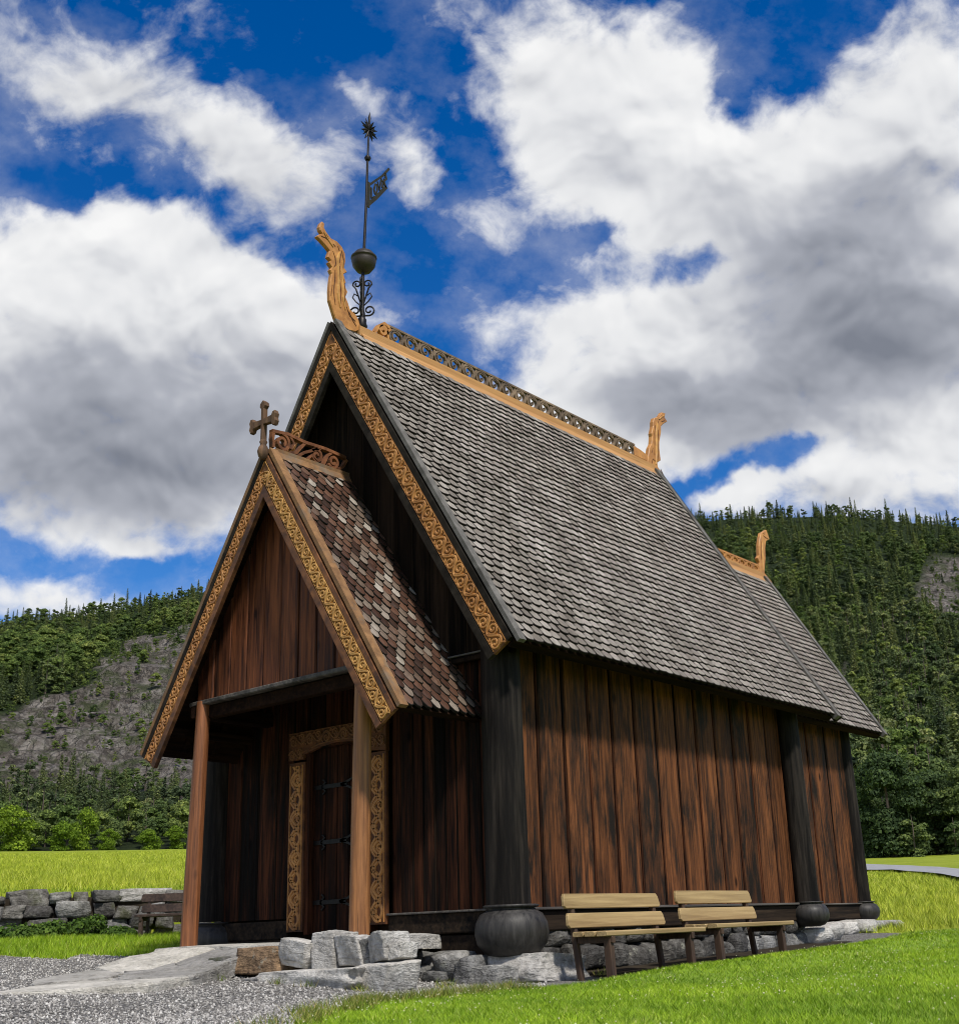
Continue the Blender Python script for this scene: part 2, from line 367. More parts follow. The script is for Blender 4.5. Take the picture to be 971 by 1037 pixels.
# ------------------------------------------------------------------ value noise (numpy)
def vnoise(x, y, seed=0):
    xi = np.floor(x).astype(np.int64); yi = np.floor(y).astype(np.int64); xf = x-xi; yf = y-yi
    def h(a, b):
        n = (a*374761393+b*668265263+seed*974711) & 0x7fffffff
        n = ((n ^ (n >> 13))*1274126177) & 0x7fffffff
        return ((n ^ (n >> 16)) & 0xffff)/65535.
    u = xf*xf*(3-2*xf); v = yf*yf*(3-2*yf)
    return (h(xi,yi)*(1-u)+h(xi+1,yi)*u)*(1-v)+(h(xi,yi+1)*(1-u)+h(xi+1,yi+1)*u)*v
def fbm(x, y, seed=0, oct=4):
    s = 0; a = .5; t = 0
    for o in range(oct): s = s+a*vnoise(x*2**o, y*2**o, seed+o); t += a; a *= .5
    return s/t
def sstep(a, b, x):
    t = np.clip((x-a)/(b-a), 0, 1); return t*t*(3-2*t)

# ------------------------------------------------------------------ terrain
CX, CY, CZ = 9.786, -9.181, -0.223
def polar(x, y):
    dx = np.asarray(x, float)-CX; dy = np.asarray(y, float)-CY
    return np.degrees(np.arctan2(dx, dy)), np.hypot(dx, dy)
def ground_z(x, y):
    x = np.asarray(x, float); y = np.asarray(y, float); az, D = polar(x, y)
    left = np.maximum(0, 2.6-x)
    near = -.70+.053*left*np.clip(left/1.0, 0, 1)+.022*np.maximum(0, y)+.02*(fbm(x*.7, y*.7, 3)-.5)
    near = near+.085*np.exp(-((x-3.75)/.38)**2)*sstep(-1.2, .3, y)*(1-sstep(6.5, 8.5, y))
    wl = sstep(-44, -50, az)
    Dc = np.minimum(D, 420)
    fl = -.16+.74*sstep(21.15, 21.55, D)*sstep(-47, -49, az)+.0705*np.maximum(0, Dc-21.2)
    fr = -.46+.058*np.maximum(0, np.minimum(D, 45)-19.5)+.048*np.maximum(0, Dc-45)
    far = fl*wl+fr*(1-wl)
    far = np.where((az > 0) | (az < -110), np.minimum(far, -.6), far)
    t = sstep(17, 20.5, D)
    z = near*(1-t)+far*t
    return z+t*.12*(fbm(x*.15, y*.15, 5)-.5)*np.clip(D/40, 0, 3)*(D > 22)
def grid_mesh(name, az, DD, zf, mat, kind='structure'):
    A, D = np.meshgrid(np.radians(az), DD, indexing='ij')
    X = CX+D*np.sin(A); Y = CY+D*np.cos(A); Z = zf(X, Y)
    V = np.stack([X, Y, Z], -1).reshape(-1, 3); n, m = A.shape
    i = np.arange(n-1)[:, None]*m+np.arange(m-1)[None, :]
    F = np.stack([i, i+m, i+m+1, i+1], -1).reshape(-1, 4)[:, ::-1]
    o = np_mesh(name, V, F, mat, smooth=True); o['kind'] = kind
    return o, X, Y, Z

def ground_material():
    m, nt, p = new_mat('meadow_ground'); n = N(nt); pos = n.geo('Position')
    a = n.noise(pos, .35, 5, .6); b = n.noise(pos, 6, 6, .7); st = n.noise(n.mapping(pos, scale=(1, 1, 1)), 1.6, 4, .6)
    c = n.ramp(n.math('ADD', n.math('MULTIPLY', a, .5), n.math('MULTIPLY', b, .5)), [(.3, (.13,.17,.013)), (.5, (.205,.25,.022)), (.7, (.28,.305,.036))])
    c = n.mix(n.mapr(st, .58, .7, 0, .5), c, (.36,.36,.07))
    n.put(p.inputs['Base Color'], c); p.inputs['Roughness'].default_value = .9; p.inputs['Specular IOR Level'].default_value = .1
    n.put(p.inputs['Normal'], n.bump(b, .7, .08)); return m
def lawn_material():
    m, nt, p = new_mat('lawn_soil'); n = N(nt); pos = n.geo('Position')
    b = n.noise(pos, 9, 6, .7)
    n.put(p.inputs['Base Color'], n.ramp(b, [(.3, (.10,.17,.008)), (.7, (.18,.285,.011))])); p.inputs['Roughness'].default_value = .95
    n.put(p.inputs['Normal'], n.bump(b, .8, .03)); return m
def gravel_material():
    m, nt, p = new_mat('grey_gravel'); n = N(nt); pos = n.geo('Position')
    w = n.vmath('ADD', pos, n.scale_vec(n.noise(pos, 30, 2, .5, out='Color'), .015))
    d = n.voronoi(w, 52, 'F1', 'Distance'); cc = n.voronoi(w, 52, 'F1', 'Color')
    c = n.ramp(n.math('FRACT', n.math('MULTIPLY', n.vmath('LENGTH', cc), 3.1)), [(0, (.14,.13,.117)), (.5, (.27,.256,.235)), (1, (.46,.44,.41))])
    c = n.mix(n.mapr(d, .35, .75), c, (.06,.056,.05))
    c = n.mix(1, c, n.ramp(n.noise(pos, 1.1, 5, .6), [(.3, (.7,.7,.7)), (.7, (1.15,1.15,1.15))]), 'MULTIPLY')
    n.put(p.inputs['Base Color'], c); p.inputs['Roughness'].default_value = .85
    n.put(p.inputs['Normal'], n.bump(n.math('SUBTRACT', 1, d), 1.0, .03)); return m
def road_material():
    m, nt, p = new_mat('grey_asphalt'); n = N(nt); pos = n.geo('Position')
    b = n.noise(pos, 2, 6, .7)
    n.put(p.inputs['Base Color'], n.ramp(b, [(.3, (.20,.20,.205)), (.7, (.30,.30,.305))])); p.inputs['Roughness'].default_value = .85
    return m
def hill_material():
    m, nt, p = new_mat('hillside_floor'); n = N(nt); pos = n.geo('Position')
    rk = n.attr('rock')
    a = n.noise(pos, .13, 9, .74, .9); cr = n.voronoi(n.vmath('ADD', n.mapping(pos, scale=(1, 1, .7)), n.scale_vec(n.noise(pos, .15, 3, .6, out='Color'), 10)), .11, 'DISTANCE_TO_EDGE')
    cr2 = n.voronoi(n.vmath('ADD', n.mapping(pos, scale=(1, 1, .6)), n.scale_vec(n.noise(pos, .3, 3, .6, out='Color'), 4)), .33, 'DISTANCE_TO_EDGE')
    rc = n.ramp(a, [(.30, (.04,.032,.025)), (.46, (.16,.138,.118)), (.62, (.33,.30,.265))])
    rc = n.mix(n.mapr(cr, .0, .07, .6, 0), rc, (.03,.026,.022))
    rc = n.mix(n.mapr(cr2, .0, .08, .35, 0), rc, (.04,.036,.03))
    rc = n.mix(n.mapr(n.noise(pos, .09, 7, .7), .50, .60, 0, .85), rc, (.07,.085,.035))
    fl = n.ramp(n.noise(pos, .12, 6, .65), [(.3, (.018,.030,.010)), (.6, (.035,.055,.016)), (.8, (.07,.085,.03))])
    n.put(p.inputs['Base Color'], n.mix(n.mapr(rk, .3, .6), fl, rc)); p.inputs['Roughness'].default_value = .9
    p.inputs['Specular IOR Level'].default_value = .15
    h = n.math('ADD', n.math('MULTIPLY', a, 2.2), n.mapr(cr, 0, .12, 0, .5)); h = n.math('ADD', h, n.mapr(cr2, 0, .1, 0, .4))
    n.put(p.inputs['Normal'], n.bump(h, .9, 4.0)); return m
M['dark_fill'] = plain('dark_brown_fill', (.035,.028,.020), .95, .5, 9, spec=.05, bump=.8); M['ground'] = ground_material(); M['lawn'] = lawn_material(); M['gravel'] = gravel_material(); M['road'] = road_material(); M['hill'] = hill_material()

rings = [0.0]
d = .35
while d < 19: rings.append(d); d += .3
rings += list(np.arange(19, 24, .18)); d = 24.2
while d < 3500: rings.append(d); d *= 1.05
grid_mesh('ground', np.concatenate([np.arange(-180, -75, 3.), np.arange(-75, -8, .6), np.arange(-8, 180.1, 3.)]), np.array(rings), ground_z, 'ground')

def region_sheet(name, poly, lift, mat, res=.16, jag=.12, seed=1):
    """ground-hugging sheet with an uneven edge"""
    P = np.array(poly); x0, y0 = P.min(0)-.3; x1, y1 = P.max(0)+.3
    xs = np.arange(x0, x1, res); ys = np.arange(y0, y1, res)
    X, Y = np.meshgrid(xs, ys, indexing='ij')
    Xj = X+jag*(fbm(X*3, Y*3, seed)-.5)*2; Yj = Y+jag*(fbm(X*3, Y*3, seed+9)-.5)*2
    cx = (Xj[:-1,:-1]+Xj[1:,1:])/2; cy = (Yj[:-1,:-1]+Yj[1:,1:])/2
    ins = in_poly(cx, cy, P)
    idx = np.arange(X.size).reshape(X.shape)
    F = np.stack([idx[:-1,:-1][ins], idx[1:,:-1][ins], idx[1:,1:][ins], idx[:-1,1:][ins]], -1)
    Z = ground_z(X, Y)+lift
    o = np_mesh(name, np.stack([X, Y, Z], -1).reshape(-1, 3), F, mat, smooth=True); o['kind'] = 'structure'
    return o
def in_poly(x, y, P):
    x = np.asarray(x); y = np.asarray(y); c = np.zeros(x.shape, bool); n = len(P)
    for i in range(n):
        xa, ya = P[i]; xb, yb = P[(i+1) % n]
        if ya == yb: continue
        cond = ((ya > y) != (yb > y)) & (x < (xb-xa)*(y-ya)/(yb-ya)+xa); c ^= cond
    return c
EDGE = [(8.5,-11.5), (6.0,-6.6), (3.98,-4.1), (2.95,-2.75), (3.10,-1.8), (3.0,-.9), (3.45,-.35), (3.5,2), (3.5,4.3), (2.9,5.6), (2.55,8.4)]
GRAVEL = EDGE+[(1.3,8.4), (1.9,2), (1.9,.3), (-2.6,.3), (-3.2,-.1), (-4.2,-.4), (-3.4,-1.1), (-4.6,-1.3), (-6.6,-.6), (-9.5,-.9), (-10,-11.5)]
LAWN = [(8.5,-11.5)]+EDGE[1:]+[(2.6,9.2), (3.6,9.6), (12,7.5), (22,4), (22,-12)]
region_sheet('gravel_path', GRAVEL, .010, 'gravel', seed=1)
region_sheet('lawn', LAWN, .006, 'lawn', res=.2, seed=4)
region_sheet('darkening_strip', [(1.9,.75), (3.3,.5), (3.42,1.5), (3.42,4.2), (2.95,5.4), (2.5,6.6), (1.9,6.6)], .018, 'dark_fill', seed=3)  # dark sheet added to shade the ground behind the bench legs
# road at the back right, along the foot of the wood
rb = bpy.data.meshes.new('road'); rv = []; rf = []
for i, az in enumerate(np.linspace(-30, -4, 40)):
    for D in (np.interp(az, [-30,-23.6,-20,-17,-4], [90,56,38,31,18]), np.interp(az, [-30,-23.6,-20,-17,-4], [115,75,48,39,24])):
        x = CX+D*math.sin(math.radians(az)); y = CY+D*math.cos(math.radians(az)); rv.append((x, y, float(ground_z(x, y))+.12))
for i in range(39): rf.append((2*i, 2*i+2, 2*i+3, 2*i+1))
rb.from_pydata(rv, [], rf); rb.materials.append(M['road']); tag(link('road', rb), kind='structure')

# ------------------------------------------------------------------ hillside
CREST = np.array([(-78,.21),(-70,.23),(-62.3,.2492),(-59.9,.2567),(-57.8,.2636),(-55.7,.2745),(-53.2,.2863),(-47,.318),(-42,.334),(-36,.342),(-30,.3368),(-27.1,.3346),(-23,.3277),(-20.8,.3189),(-17.7,.3042),(-10,.27),(-2,.23),(6,.19)])
HD1 = 820.
def crest(az): return np.interp(az, CREST[:,0], CREST[:,1])-.012
def foot(az): return np.interp(az, [-56, -24], [235, 150])
def hill_T(az, D):
    D0 = foot(az); z0 = ground_z(CX+D0*np.sin(np.radians(az)), CY+D0*np.cos(np.radians(az)))
    T0 = (z0-CZ)/D0; t = np.clip((D-D0)/(HD1-D0), 0, 1)
    fl = np.interp(t, [0, .25, .44, 1], [0, .26, .74, 1]); fr = t**.78
    w = sstep(-44, -50, az); f = fl*w+fr*(1-w)
    return T0+(crest(az)-T0)*f
def rock_mask(az, T, X, Y):
    nz = fbm(X*.013, Y*.013, 21)*.6+fbm(X*.05, Y*.05, 31)*.4-.5
    lo = np.interp(az, [-64,-61.7,-58,-54,-50], [.112,.118,.118,.122,.13]); hi = np.interp(az, [-64,-61.7,-60,-58,-56.5,-54.5,-50], [.165,.178,.19,.205,.225,.245,.25])
    a = sstep(-.008, .014, T-lo+.006+nz*.05)*sstep(-.008, .014, hi-T+.004+nz*.07)*sstep(-48, -50, az)
    scree = np.exp(-((az+54.0-(T-.1)*14)/.5)**2)*sstep(.085, .1, T)*(T < .16)
    b = np.exp(-(((az+18.6)/1.5)**2+((T-.245)/.022)**2))*1.2
    c = np.exp(-(((az+21.5)/1.2)**2+((T-.135)/.012)**2))*.9*(nz > -.02)
    d_ = np.exp(-(((az+29.2)/1.0)**2+((T-.262)/.012)**2))*.7*(nz > 0)
    e = np.exp(-(((az+23.6)/.35)**2+((T-.15)/.05)**2))*.8*(nz > -.05)
    g = np.exp(-(((az+27)/1.6)**2+((T-.215)/.012)**2))*.7*(nz > .03)
    return np.clip(np.maximum.reduce([a, scree, b+nz*.9, c, d_, e, g]), 0, 1)
def hill_z(X, Y):
    az, D = polar(X, Y); T = hill_T(az, D); z = CZ+T*np.minimum(D, HD1+60)
    t = np.clip((D-foot(az))/60, 0, 1)
    rk = rock_mask(az, T, X, Y)
    z = z+t*5*(fbm(X*.02, Y*.02, 11)-.5)+rk*t*(7*(fbm(X*.07, Y*.07, 41, 5)-.5)+3*np.abs(fbm(X*.2, Y*.2, 51, 3)-.5))
    fr_ = (z+22*fbm(X*.035, Y*.035, 91))/8.0; fr_ = fr_-np.floor(fr_); z = z+rk*t*3.6*(sstep(0, .3, fr_)-fr_)
    return z-sstep(HD1+20, HD1+300, D)*60-(1-sstep(0, 12, D-foot(az)+6))*3
haz = np.arange(-78, 6.01, .16); hD = np.concatenate([np.arange(140, 600, 2.2), np.arange(600, 830, 5), np.arange(830, 1200, 25)])
ho, HX, HY, HZ = grid_mesh('wooded_hillside', haz, hD, hill_z, 'hill')
a_, D_ = polar(HX, HY); at = ho.data.attributes.new('rock', 'FLOAT', 'POINT'); at.data.foreach_set('value', rock_mask(a_, hill_T(a_, D_), HX, HY).astype(np.float32).ravel())

# ------------------------------------------------------------------ trees
def cards(cen, nor, size, asp=1.0):
    """one small bent leaf-spray quad per centre"""
    n = len(cen); nor = nor/(np.linalg.norm(nor, axis=1)[:, None]+1e-9)
    r = rng.normal(size=(n, 3)); u = np.cross(nor, r); u /= (np.linalg.norm(u, axis=1)[:, None]+1e-9); v = np.cross(nor, u)
    s = size[:, None]; a = asp
    q = np.stack([cen-u*s*.5-v*s*.2*a, cen+v*s*-.55*a+nor*s*.08, cen+u*s*.5+v*s*.15*a, cen+v*s*.6*a+nor*s*.08], 1)
    return q.reshape(-1, 3), np.arange(n*4).reshape(n, 4)
def spruce(h, R, layers, br, seed, droop=.35, top=.0):
    g = np.random.default_rng(seed); C = []; Nn = []; S = []
    for i in range(layers):
        t = (i+.5)/layers; z = h*(.06+.92*t); rad = R*(1-t)**.85*(.75+.45*g.random())+.12
        for b in range(br):
            if g.random() < .12: continue
            a = 2*PI*(b+g.random()*.8)/br+i; rr = rad*(.65+.5*g.random())
            for k in range(3):
                f = (k+.7)/3; C.append((rr*f*math.cos(a)+g.normal()*.12, rr*f*math.sin(a)+g.normal()*.12, z-droop*rr*f**1.5+g.normal()*.12))
                Nn.append((math.cos(a)*.5+g.normal()*.3, math.sin(a)*.5+g.normal()*.3, .9)); S.append((.26+.40*(1-t))*(.7+.6*g.random())*R/2)
    return cards(np.array(C), np.array(Nn), np.array(S), 1.0)
def broad(h, R, clumps, per, seed, low=.15, card=.55):
    g = np.random.default_rng(seed); C = []; Nn = []; S = []
    for c in range(clumps):
        t = g.random(); a = g.random()*2*PI; zz = low+(1-low)*t; env = math.sin(PI*min(.97, max(.14, (zz-low*.5)/(1.02-low*.5))))**.65
        rr = R*env*math.sqrt(g.random())*.85; cc = np.array((rr*math.cos(a), rr*math.sin(a), h*zz*.92)); cr = R*(.28+.2*g.random())
        d = g.normal(size=(per, 3)); d /= np.linalg.norm(d, axis=1)[:, None]; d[:, 2] = np.abs(d[:, 2])*.9-.25
        C.append(cc+d*cr*(.55+.5*g.random((per, 1)))); Nn.append(d+g.normal(size=(per, 3))*.45+np.array((0, 0, .35))); S.append(card*(.6+.8*g.random(per)))
    return cards(np.concatenate(C), np.concatenate(Nn), np.concatenate(S))
def crown_mesh(name, vf, mat):
    me = np_mesh('', vf[0], vf[1], mat); me.name = name; return me
TEMPL = [  # name, crown mesh, height, trunk radius
    ('spruce_tree', crown_mesh('crown', spruce(11, 2.1, 24, 11, 1), 'spruce'), 11, .16),
    ('spruce_tree', crown_mesh('crown', spruce(13.5, 1.8, 28, 10, 2, .45), 'spruce'), 13, .16),
    ('pine_tree', crown_mesh('crown', broad(11, 2.3, 13, 95, 3, .35, .36), 'spruce'), 11, .18),
    ('broadleaf_tree', crown_mesh('crown', broad(9, 3.1, 22, 110, 4, .08, .40), 'decid'), 9, .16),
    ('broadleaf_tree', crown_mesh('crown', broad(10, 2.7, 20, 105, 5, .06, .38), 'decid_dark'), 10, .16),
    ('birch_tree', crown_mesh('crown', broad(10, 2.1, 18, 95, 6, .1, .32), 'decid'), 10, .12),
    ('bright_bush', crown_mesh('crown', broad(7, 3.6, 34, 170, 8, .02, .30), 'bright'), 7, .12),
    ('leafy_tree', crown_mesh('crown', broad(11, 4.6, 60, 260, 9, .03, .28), 'decid_dark'), 11, .22),
]
def trunk_mesh(h, r):
    b = MB(); b.tube([(0,0,-.6), (.05,.02,h*.3), (-.04,.05,h*.65), (0,0,h*.93)], [r*1.25, r, r*.6, r*.2], 7)
    o = b.build('trunk', 'bark'); me = o.data; bpy.data.objects.remove(o); return me
TRUNKS = [trunk_mesh(t[2], t[3]) for t in TEMPL]
def add_tree(k, x, y, z, s, rz, label, group, sz=1.0):
    t = TEMPL[k]; e = thing(t[0], label, 'bush' if 'bush' in t[0] else 'tree', (x, y, z), group, rz=rz); e.scale = (s, s, s*sz)
    link('trunk', TRUNKS[k], e); link('crown', t[1], e)
    return e
# scatter
pts = []
g0 = np.random.default_rng(77)
def scatter(az0, az1):
    D = 150.
    while D < HD1+25:
        st = 4.3+D*.0022; naz = int(math.radians(az1-az0)*D/st)
        az = az0+(np.arange(naz)+g0.random(naz)*.9)/naz*(az1-az0); DD = D+g0.random(naz)*st
        ok = DD > foot(az)+2
        az = az[ok]; DD = DD[ok]
        X = CX+DD*np.sin(np.radians(az)); Y = CY+DD*np.cos(np.radians(az)); T = hill_T(az, DD); rk = rock_mask(az, T, X, Y)
        gap = (fbm(X*.03, Y*.03, 71) > .66)*.75
        keep = g0.random(len(az)) > gap*(rk < .35)+np.where(rk > .35, .40, .06)
        for a, dd, x, y, t, r in zip(az[keep], DD[keep], X[keep], Y[keep], T[keep], rk[keep]): pts.append((a, dd, x, y, t, r))
        D += st*.8
scatter(-70, -6)
pts = np.array(pts)
Zp = hill_z(pts[:,2], pts[:,3])
nzm = fbm(pts[:,2]*.018, pts[:,3]*.018, 61)
K = np.zeros(len(pts), int); S = np.zeros(len(pts))
for i, (a, dd, x, y, t, r) in enumerate(pts):
    u = random.random(); isl = a < -41
    if isl:
        if t > .19: K[i] = 3 if u < .42 else 5 if u < .7 else 4 if u < .85 else 0
        else: K[i] = (0 if u < .42 else 1 if u < .55 else 2 if u < .75 else 4)
        if dd < foot(a)+22: K[i] = 3 if u < .45 else 5 if u < .7 else 4
    else:
        p = nzm[i]
        K[i] = (0 if u < .36 else 1 if u < .56 else 2 if u < .80 else 4 if u < .9 else 5) if p < .55 else (4 if u < .35 else 5 if u < .6 else 0 if u < .8 else 2)
        if dd < foot(a)+30 and u < .6: K[i] = 4
    if r > .35 and u < .7: K[i] = 3 + 2*(i % 2)
    S[i] = (.62+.85*random.random()**1.6)*(.72 if isl and t < .14 else 1)*(1.0 if r < .35 else .22+.35*random.random()**2)
    if t > crest(a)-.02: S[i] = S[i]*(.45+.45*random.random()); K[i] = (0, 1, 2)[i % 3] if random.random() < .5 else K[i]
RZ = g0.random(len(pts))*2*PI
# which stand in the photograph's view, and the 280 that show largest there
Rv = np.array((.77632979,.6293079,-.03582773)); Uv = np.array((.21869836,-.21561106,.95167373)); Fv = np.array((-.59117095,.74664813,.3050139))
dv = np.stack([pts[:,2]-CX, pts[:,3]-CY, Zp+4-CZ], 1); zz = dv@Fv; PX = 528.57+1237.3*(dv@Rv)/zz; PY = 543.97-1237.3*(dv@Uv)/zz
hid = np.interp(PY, [470, 600, 743, 760, 900], [680, 785, 898, 872, 872])
vis = ((PX > 3) & (PX < np.interp(PY, [580, 763, 775, 870], [222, 150, 188, 180]))) | ((PX > hid+4) & (PX < 968))
hh = np.array([TEMPL[k][2] for k in K])*S/pts[:,1]*vis
ind = np.argsort(-hh)[:262]; mask = np.zeros(len(pts), bool); mask[ind] = True
LBL = {0:'dark conical spruce', 1:'tall narrow spruce', 2:'tufted dark pine', 3:'rounded green broadleaf tree', 4:'dark green leafy tree', 5:'slender fresh green birch'}
for i in ind:
    sd = 'left of the church porch' if pts[i,0] < -41 else 'right of the church'
    hgt = 'at the foot of' if pts[i,1] < foot(pts[i,0])+45 else 'low on'
    add_tree(int(K[i]), pts[i,2], pts[i,3], Zp[i]-.3, S[i], RZ[i], f'{LBL[int(K[i])]} {hgt} the wooded hillside {sd}', 'trees on the hillside '+sd)
# the rest of the wood: one object, instanced foliage
rest = ~mask
me = bpy.data.meshes.new('hillside_forest'); me.vertices.add(int(rest.sum()))
me.vertices.foreach_set('co', np.stack([pts[rest,2], pts[rest,3], Zp[rest]-.3], 1).astype(np.float32).ravel())
for nm, arr, ty in (('kindidx', K[rest].astype(np.int32), 'INT'), ('scl', S[rest].astype(np.float32), 'FLOAT'), ('rz', RZ[rest].astype(np.float32), 'FLOAT')):
    me.attributes.new(nm, ty, 'POINT').data.foreach_set('value', arr)
fo = tag(link('hillside_forest', me), 'dense mixed forest of spruce, pine and birch covering the hillside', 'forest', kind='stuff')
ng = bpy.data.node_groups.new('forest', 'GeometryNodeTree')
ng.interface.new_socket('Geometry', in_out='INPUT', socket_type='NodeSocketGeometry'); ng.interface.new_socket('Geometry', in_out='OUTPUT', socket_type='NodeSocketGeometry')
gi = ng.nodes.new('NodeGroupInput'); go = ng.nodes.new('NodeGroupOutput'); jn = ng.nodes.new('GeometryNodeJoinGeometry'); ng.links.new(jn.outputs[0], go.inputs[0])
def nattr(nm, ty):
    n = ng.nodes.new('GeometryNodeInputNamedAttribute'); n.data_type = ty; n.inputs[0].default_value = nm; return n.outputs[0]
ai = nattr('kindidx', 'INT'); asc = nattr('scl', 'FLOAT'); arz = nattr('rz', 'FLOAT')
cx = ng.nodes.new('ShaderNodeCombineXYZ'); ng.links.new(arz, cx.inputs[2])
crown_src = {}
for o in list(bpy.data.objects):
    if o.name.split('.')[0] == 'crown':
        for k in range(6):
            if o.data == TEMPL[k][1]: crown_src.setdefault(k, o)
for k in range(6):
    if k not in crown_src: continue
    cmp = ng.nodes.new('FunctionNodeCompare'); cmp.data_type = 'INT'; cmp.operation = 'EQUAL'
    ng.links.new(ai, cmp.inputs[2]); cmp.inputs[3].default_value = k
    oi = ng.nodes.new('GeometryNodeObjectInfo'); oi.transform_space = 'ORIGINAL'; oi.inputs[0].default_value = crown_src[k]; oi.inputs[1].default_value = True
    ip = ng.nodes.new('GeometryNodeInstanceOnPoints'); ng.links.new(gi.outputs[0], ip.inputs['Points']); ng.links.new(cmp.outputs[0], ip.inputs['Selection'])
    ng.links.new(oi.outputs['Geometry'], ip.inputs['Instance']); ng.links.new(cx.outputs[0], ip.inputs['Rotation']); ng.links.new(asc, ip.inputs['Scale'])
    ng.links.new(ip.outputs[0], jn.inputs[0])
fo.modifiers.new('forest', 'NODES').node_group = ng
# hand-placed trees and bushes along the foot of the hill
def at_pol(az, D): 
    x = CX+D*math.sin(math.radians(az)); y = CY+D*math.cos(math.radians(az)); return x, y, float(ground_z(x, y))
for az, D, k, s, sz, lb in [(-61.0,226,6,1.15,.95,'large bright green bush at the field edge, leftmost in view'), (-59.0,228,6,.72,1.0,'bright green rounded bush right of the large leftmost bush'),
        (-58.1,231,6,.72,1.45,'tall yellow green bush in the middle of the field edge'), (-57.1,229,6,.6,.9,'low light green bush between tall yellow bush and birch thicket'),
        (-55.4,229,6,.66,.8,'small bright green bush just left of the porch post'), (-54.3,233,6,.55,1.1,'small light bush at field edge nearest the porch post')]:
    x, y, z = at_pol(az, D); add_tree(k, x, y, z-.3, s, az, lb, 'bright bushes along the field edge', sz)
for az, D, k, s, sz, lb in [(-22.5,140,7,1.0,1.02,'big dark leafy tree beside the chancel corner'), (-20.7,143,7,.9,.92,'broad dark leafy tree second from the chancel corner'),
        (-19.0,141,7,.85,1.0,'dark leafy tree by the road at the right edge of view'), (-23.9,146,7,.8,.95,'dark leafy tree half hidden behind the chancel wall'), (-17.2,144,7,.95,1.,'dark leafy tree at the far right roadside'),
        (-21.6,137,4,.62,.8,'low leafy sapling in front of the big dark trees'), (-19.9,136,4,.55,.8,'smaller low sapling beside the road')]:
    x, y, z = at_pol(az, D); add_tree(k, x, y, z-.3, s, az*3, lb, 'leafy trees behind the road', sz)

# ------------------------------------------------------------------ church
CH = thing('stave_church', 'brown tarred timber stave church with steep shingled roof and carved dragon heads', 'church', (0, 3, -.6), world=True)
NA = (6.72, 2.596, 2.42)     # ridge z, eave half width, eave z
PA_ = (4.80, 1.912, 1.78)
CA = (5.60, 1.84, 2.58)
def slope(A):
    dx, dz = A[1], A[2]-A[0]; L = math.hypot(dx, dz); return dx/L, dz/L, L
def roof_fn(A, side):
    ax, az_, L = slope(A); nx, nz = -az_, ax        # outward normal (x>0)
    # s from the eave up, h above roof plane
    return lambda s, y, h: (side*(A[1]-ax*s+nx*h), y, A[2]-az_*s+nz*h), L
def shingle_roof(A, y0, y1, w, e, thick, slab, seed, tip='round', verge=(.0, .0)):
    mb = MB(); g = np.random.default_rng(seed)
    for side in (1, -1):
        fn, L = roof_fn(A, side)
        # boards under the shingles
        v = [fn(s, y, h) for s in (-.01, L) for y in (y0, y1) for h in (-slab, -.006)]
        mb.add(v, [(0,1,3,2),(4,6,7,5),(0,4,5,1),(2,3,7,6),(0,2,6,4),(1,5,7,3)], 1)
        rows = int(L/e)+1; ny = int(round((y1-y0-verge[0]-verge[1])/w)); ww = (y1-y0-verge[0]-verge[1])/ny
        for i in range(rows):
            s0 = i*e-.03; off = .5*(i % 2)
            for j in range(-1, ny+1):
                yc = y0+verge[0]+(j+.5+off)*ww
                if yc < y0+verge[0]-.01 or yc > y1-verge[1]+.01: continue
                hw = ww*.475*(.97+.04*g.random()); ln = e*(1.9 if tip == 'round' else 2.7); q_ = .45 if tip == 'round' else .7; js = g.normal()*.006*q_*e/.1; tk = thick*(1+q_*.3*(g.random()-.5)); lift = thick*1.4*(1+q_*.3*(g.random()-.5)); tw = g.normal()*.008*q_
                if s0+ln > L-.05: ln = L-.05-s0
                if ln < e*.9: continue
                if tip == 'round': o = [(-1,.36),(-.9,.17),(-.62,.04),(0,0),(.62,.04),(.9,.17),(1,.36)]
                else: o = [(-1,1.15),(-.90,.62),(-.55,.17),(0,0),(.55,.17),(.90,.62),(1,1.15)]
                pl = [(yc+a*hw, s0+js+b*e) for a, b in o]+[(yc+hw, s0+ln), (yc-hw, s0+ln)]
                def P(y, s, dh): return fn(s, y, lift*(1-min(1, (s-s0)/ln))+tk*.0+dh+tw*(y-yc)/hw*.5)
                top = [P(y, s, tk) for y, s in pl]; n = len(pl)
                cen = P(yc, s0+e*.62, tk*1.35)
                bot = [P(y, s, 0) for y, s in pl[:7]]
                rim = [P(yc+(y-yc)*.93, s0+js+(s-s0-js)*1.0+(.010 if k_ < 7 else 0), tk*1.12) for k_, (y, s) in enumerate(pl)]
                mb.add(rim+[cen], [tuple((k, k+1, n)) for k in range(n-1)]+[(n-1, 0, n)], 0)
                mb.add(top+rim+bot, [(k, k+1, n+k+1, n+k) for k in range(n-1)]+[(k, 2*n+k, 2*n+k+1, k+1) for k in range(6)], 2)
    return mb
def spiral(cx, cy, r0, r1, a0, turns, n=16):
    t = np.linspace(0, 1, n); a = a0+turns*2*PI*t; r = r0+(r1-r0)*t
    return np.stack([cx+r*np.cos(a), cy+r*np.sin(a)], 1)
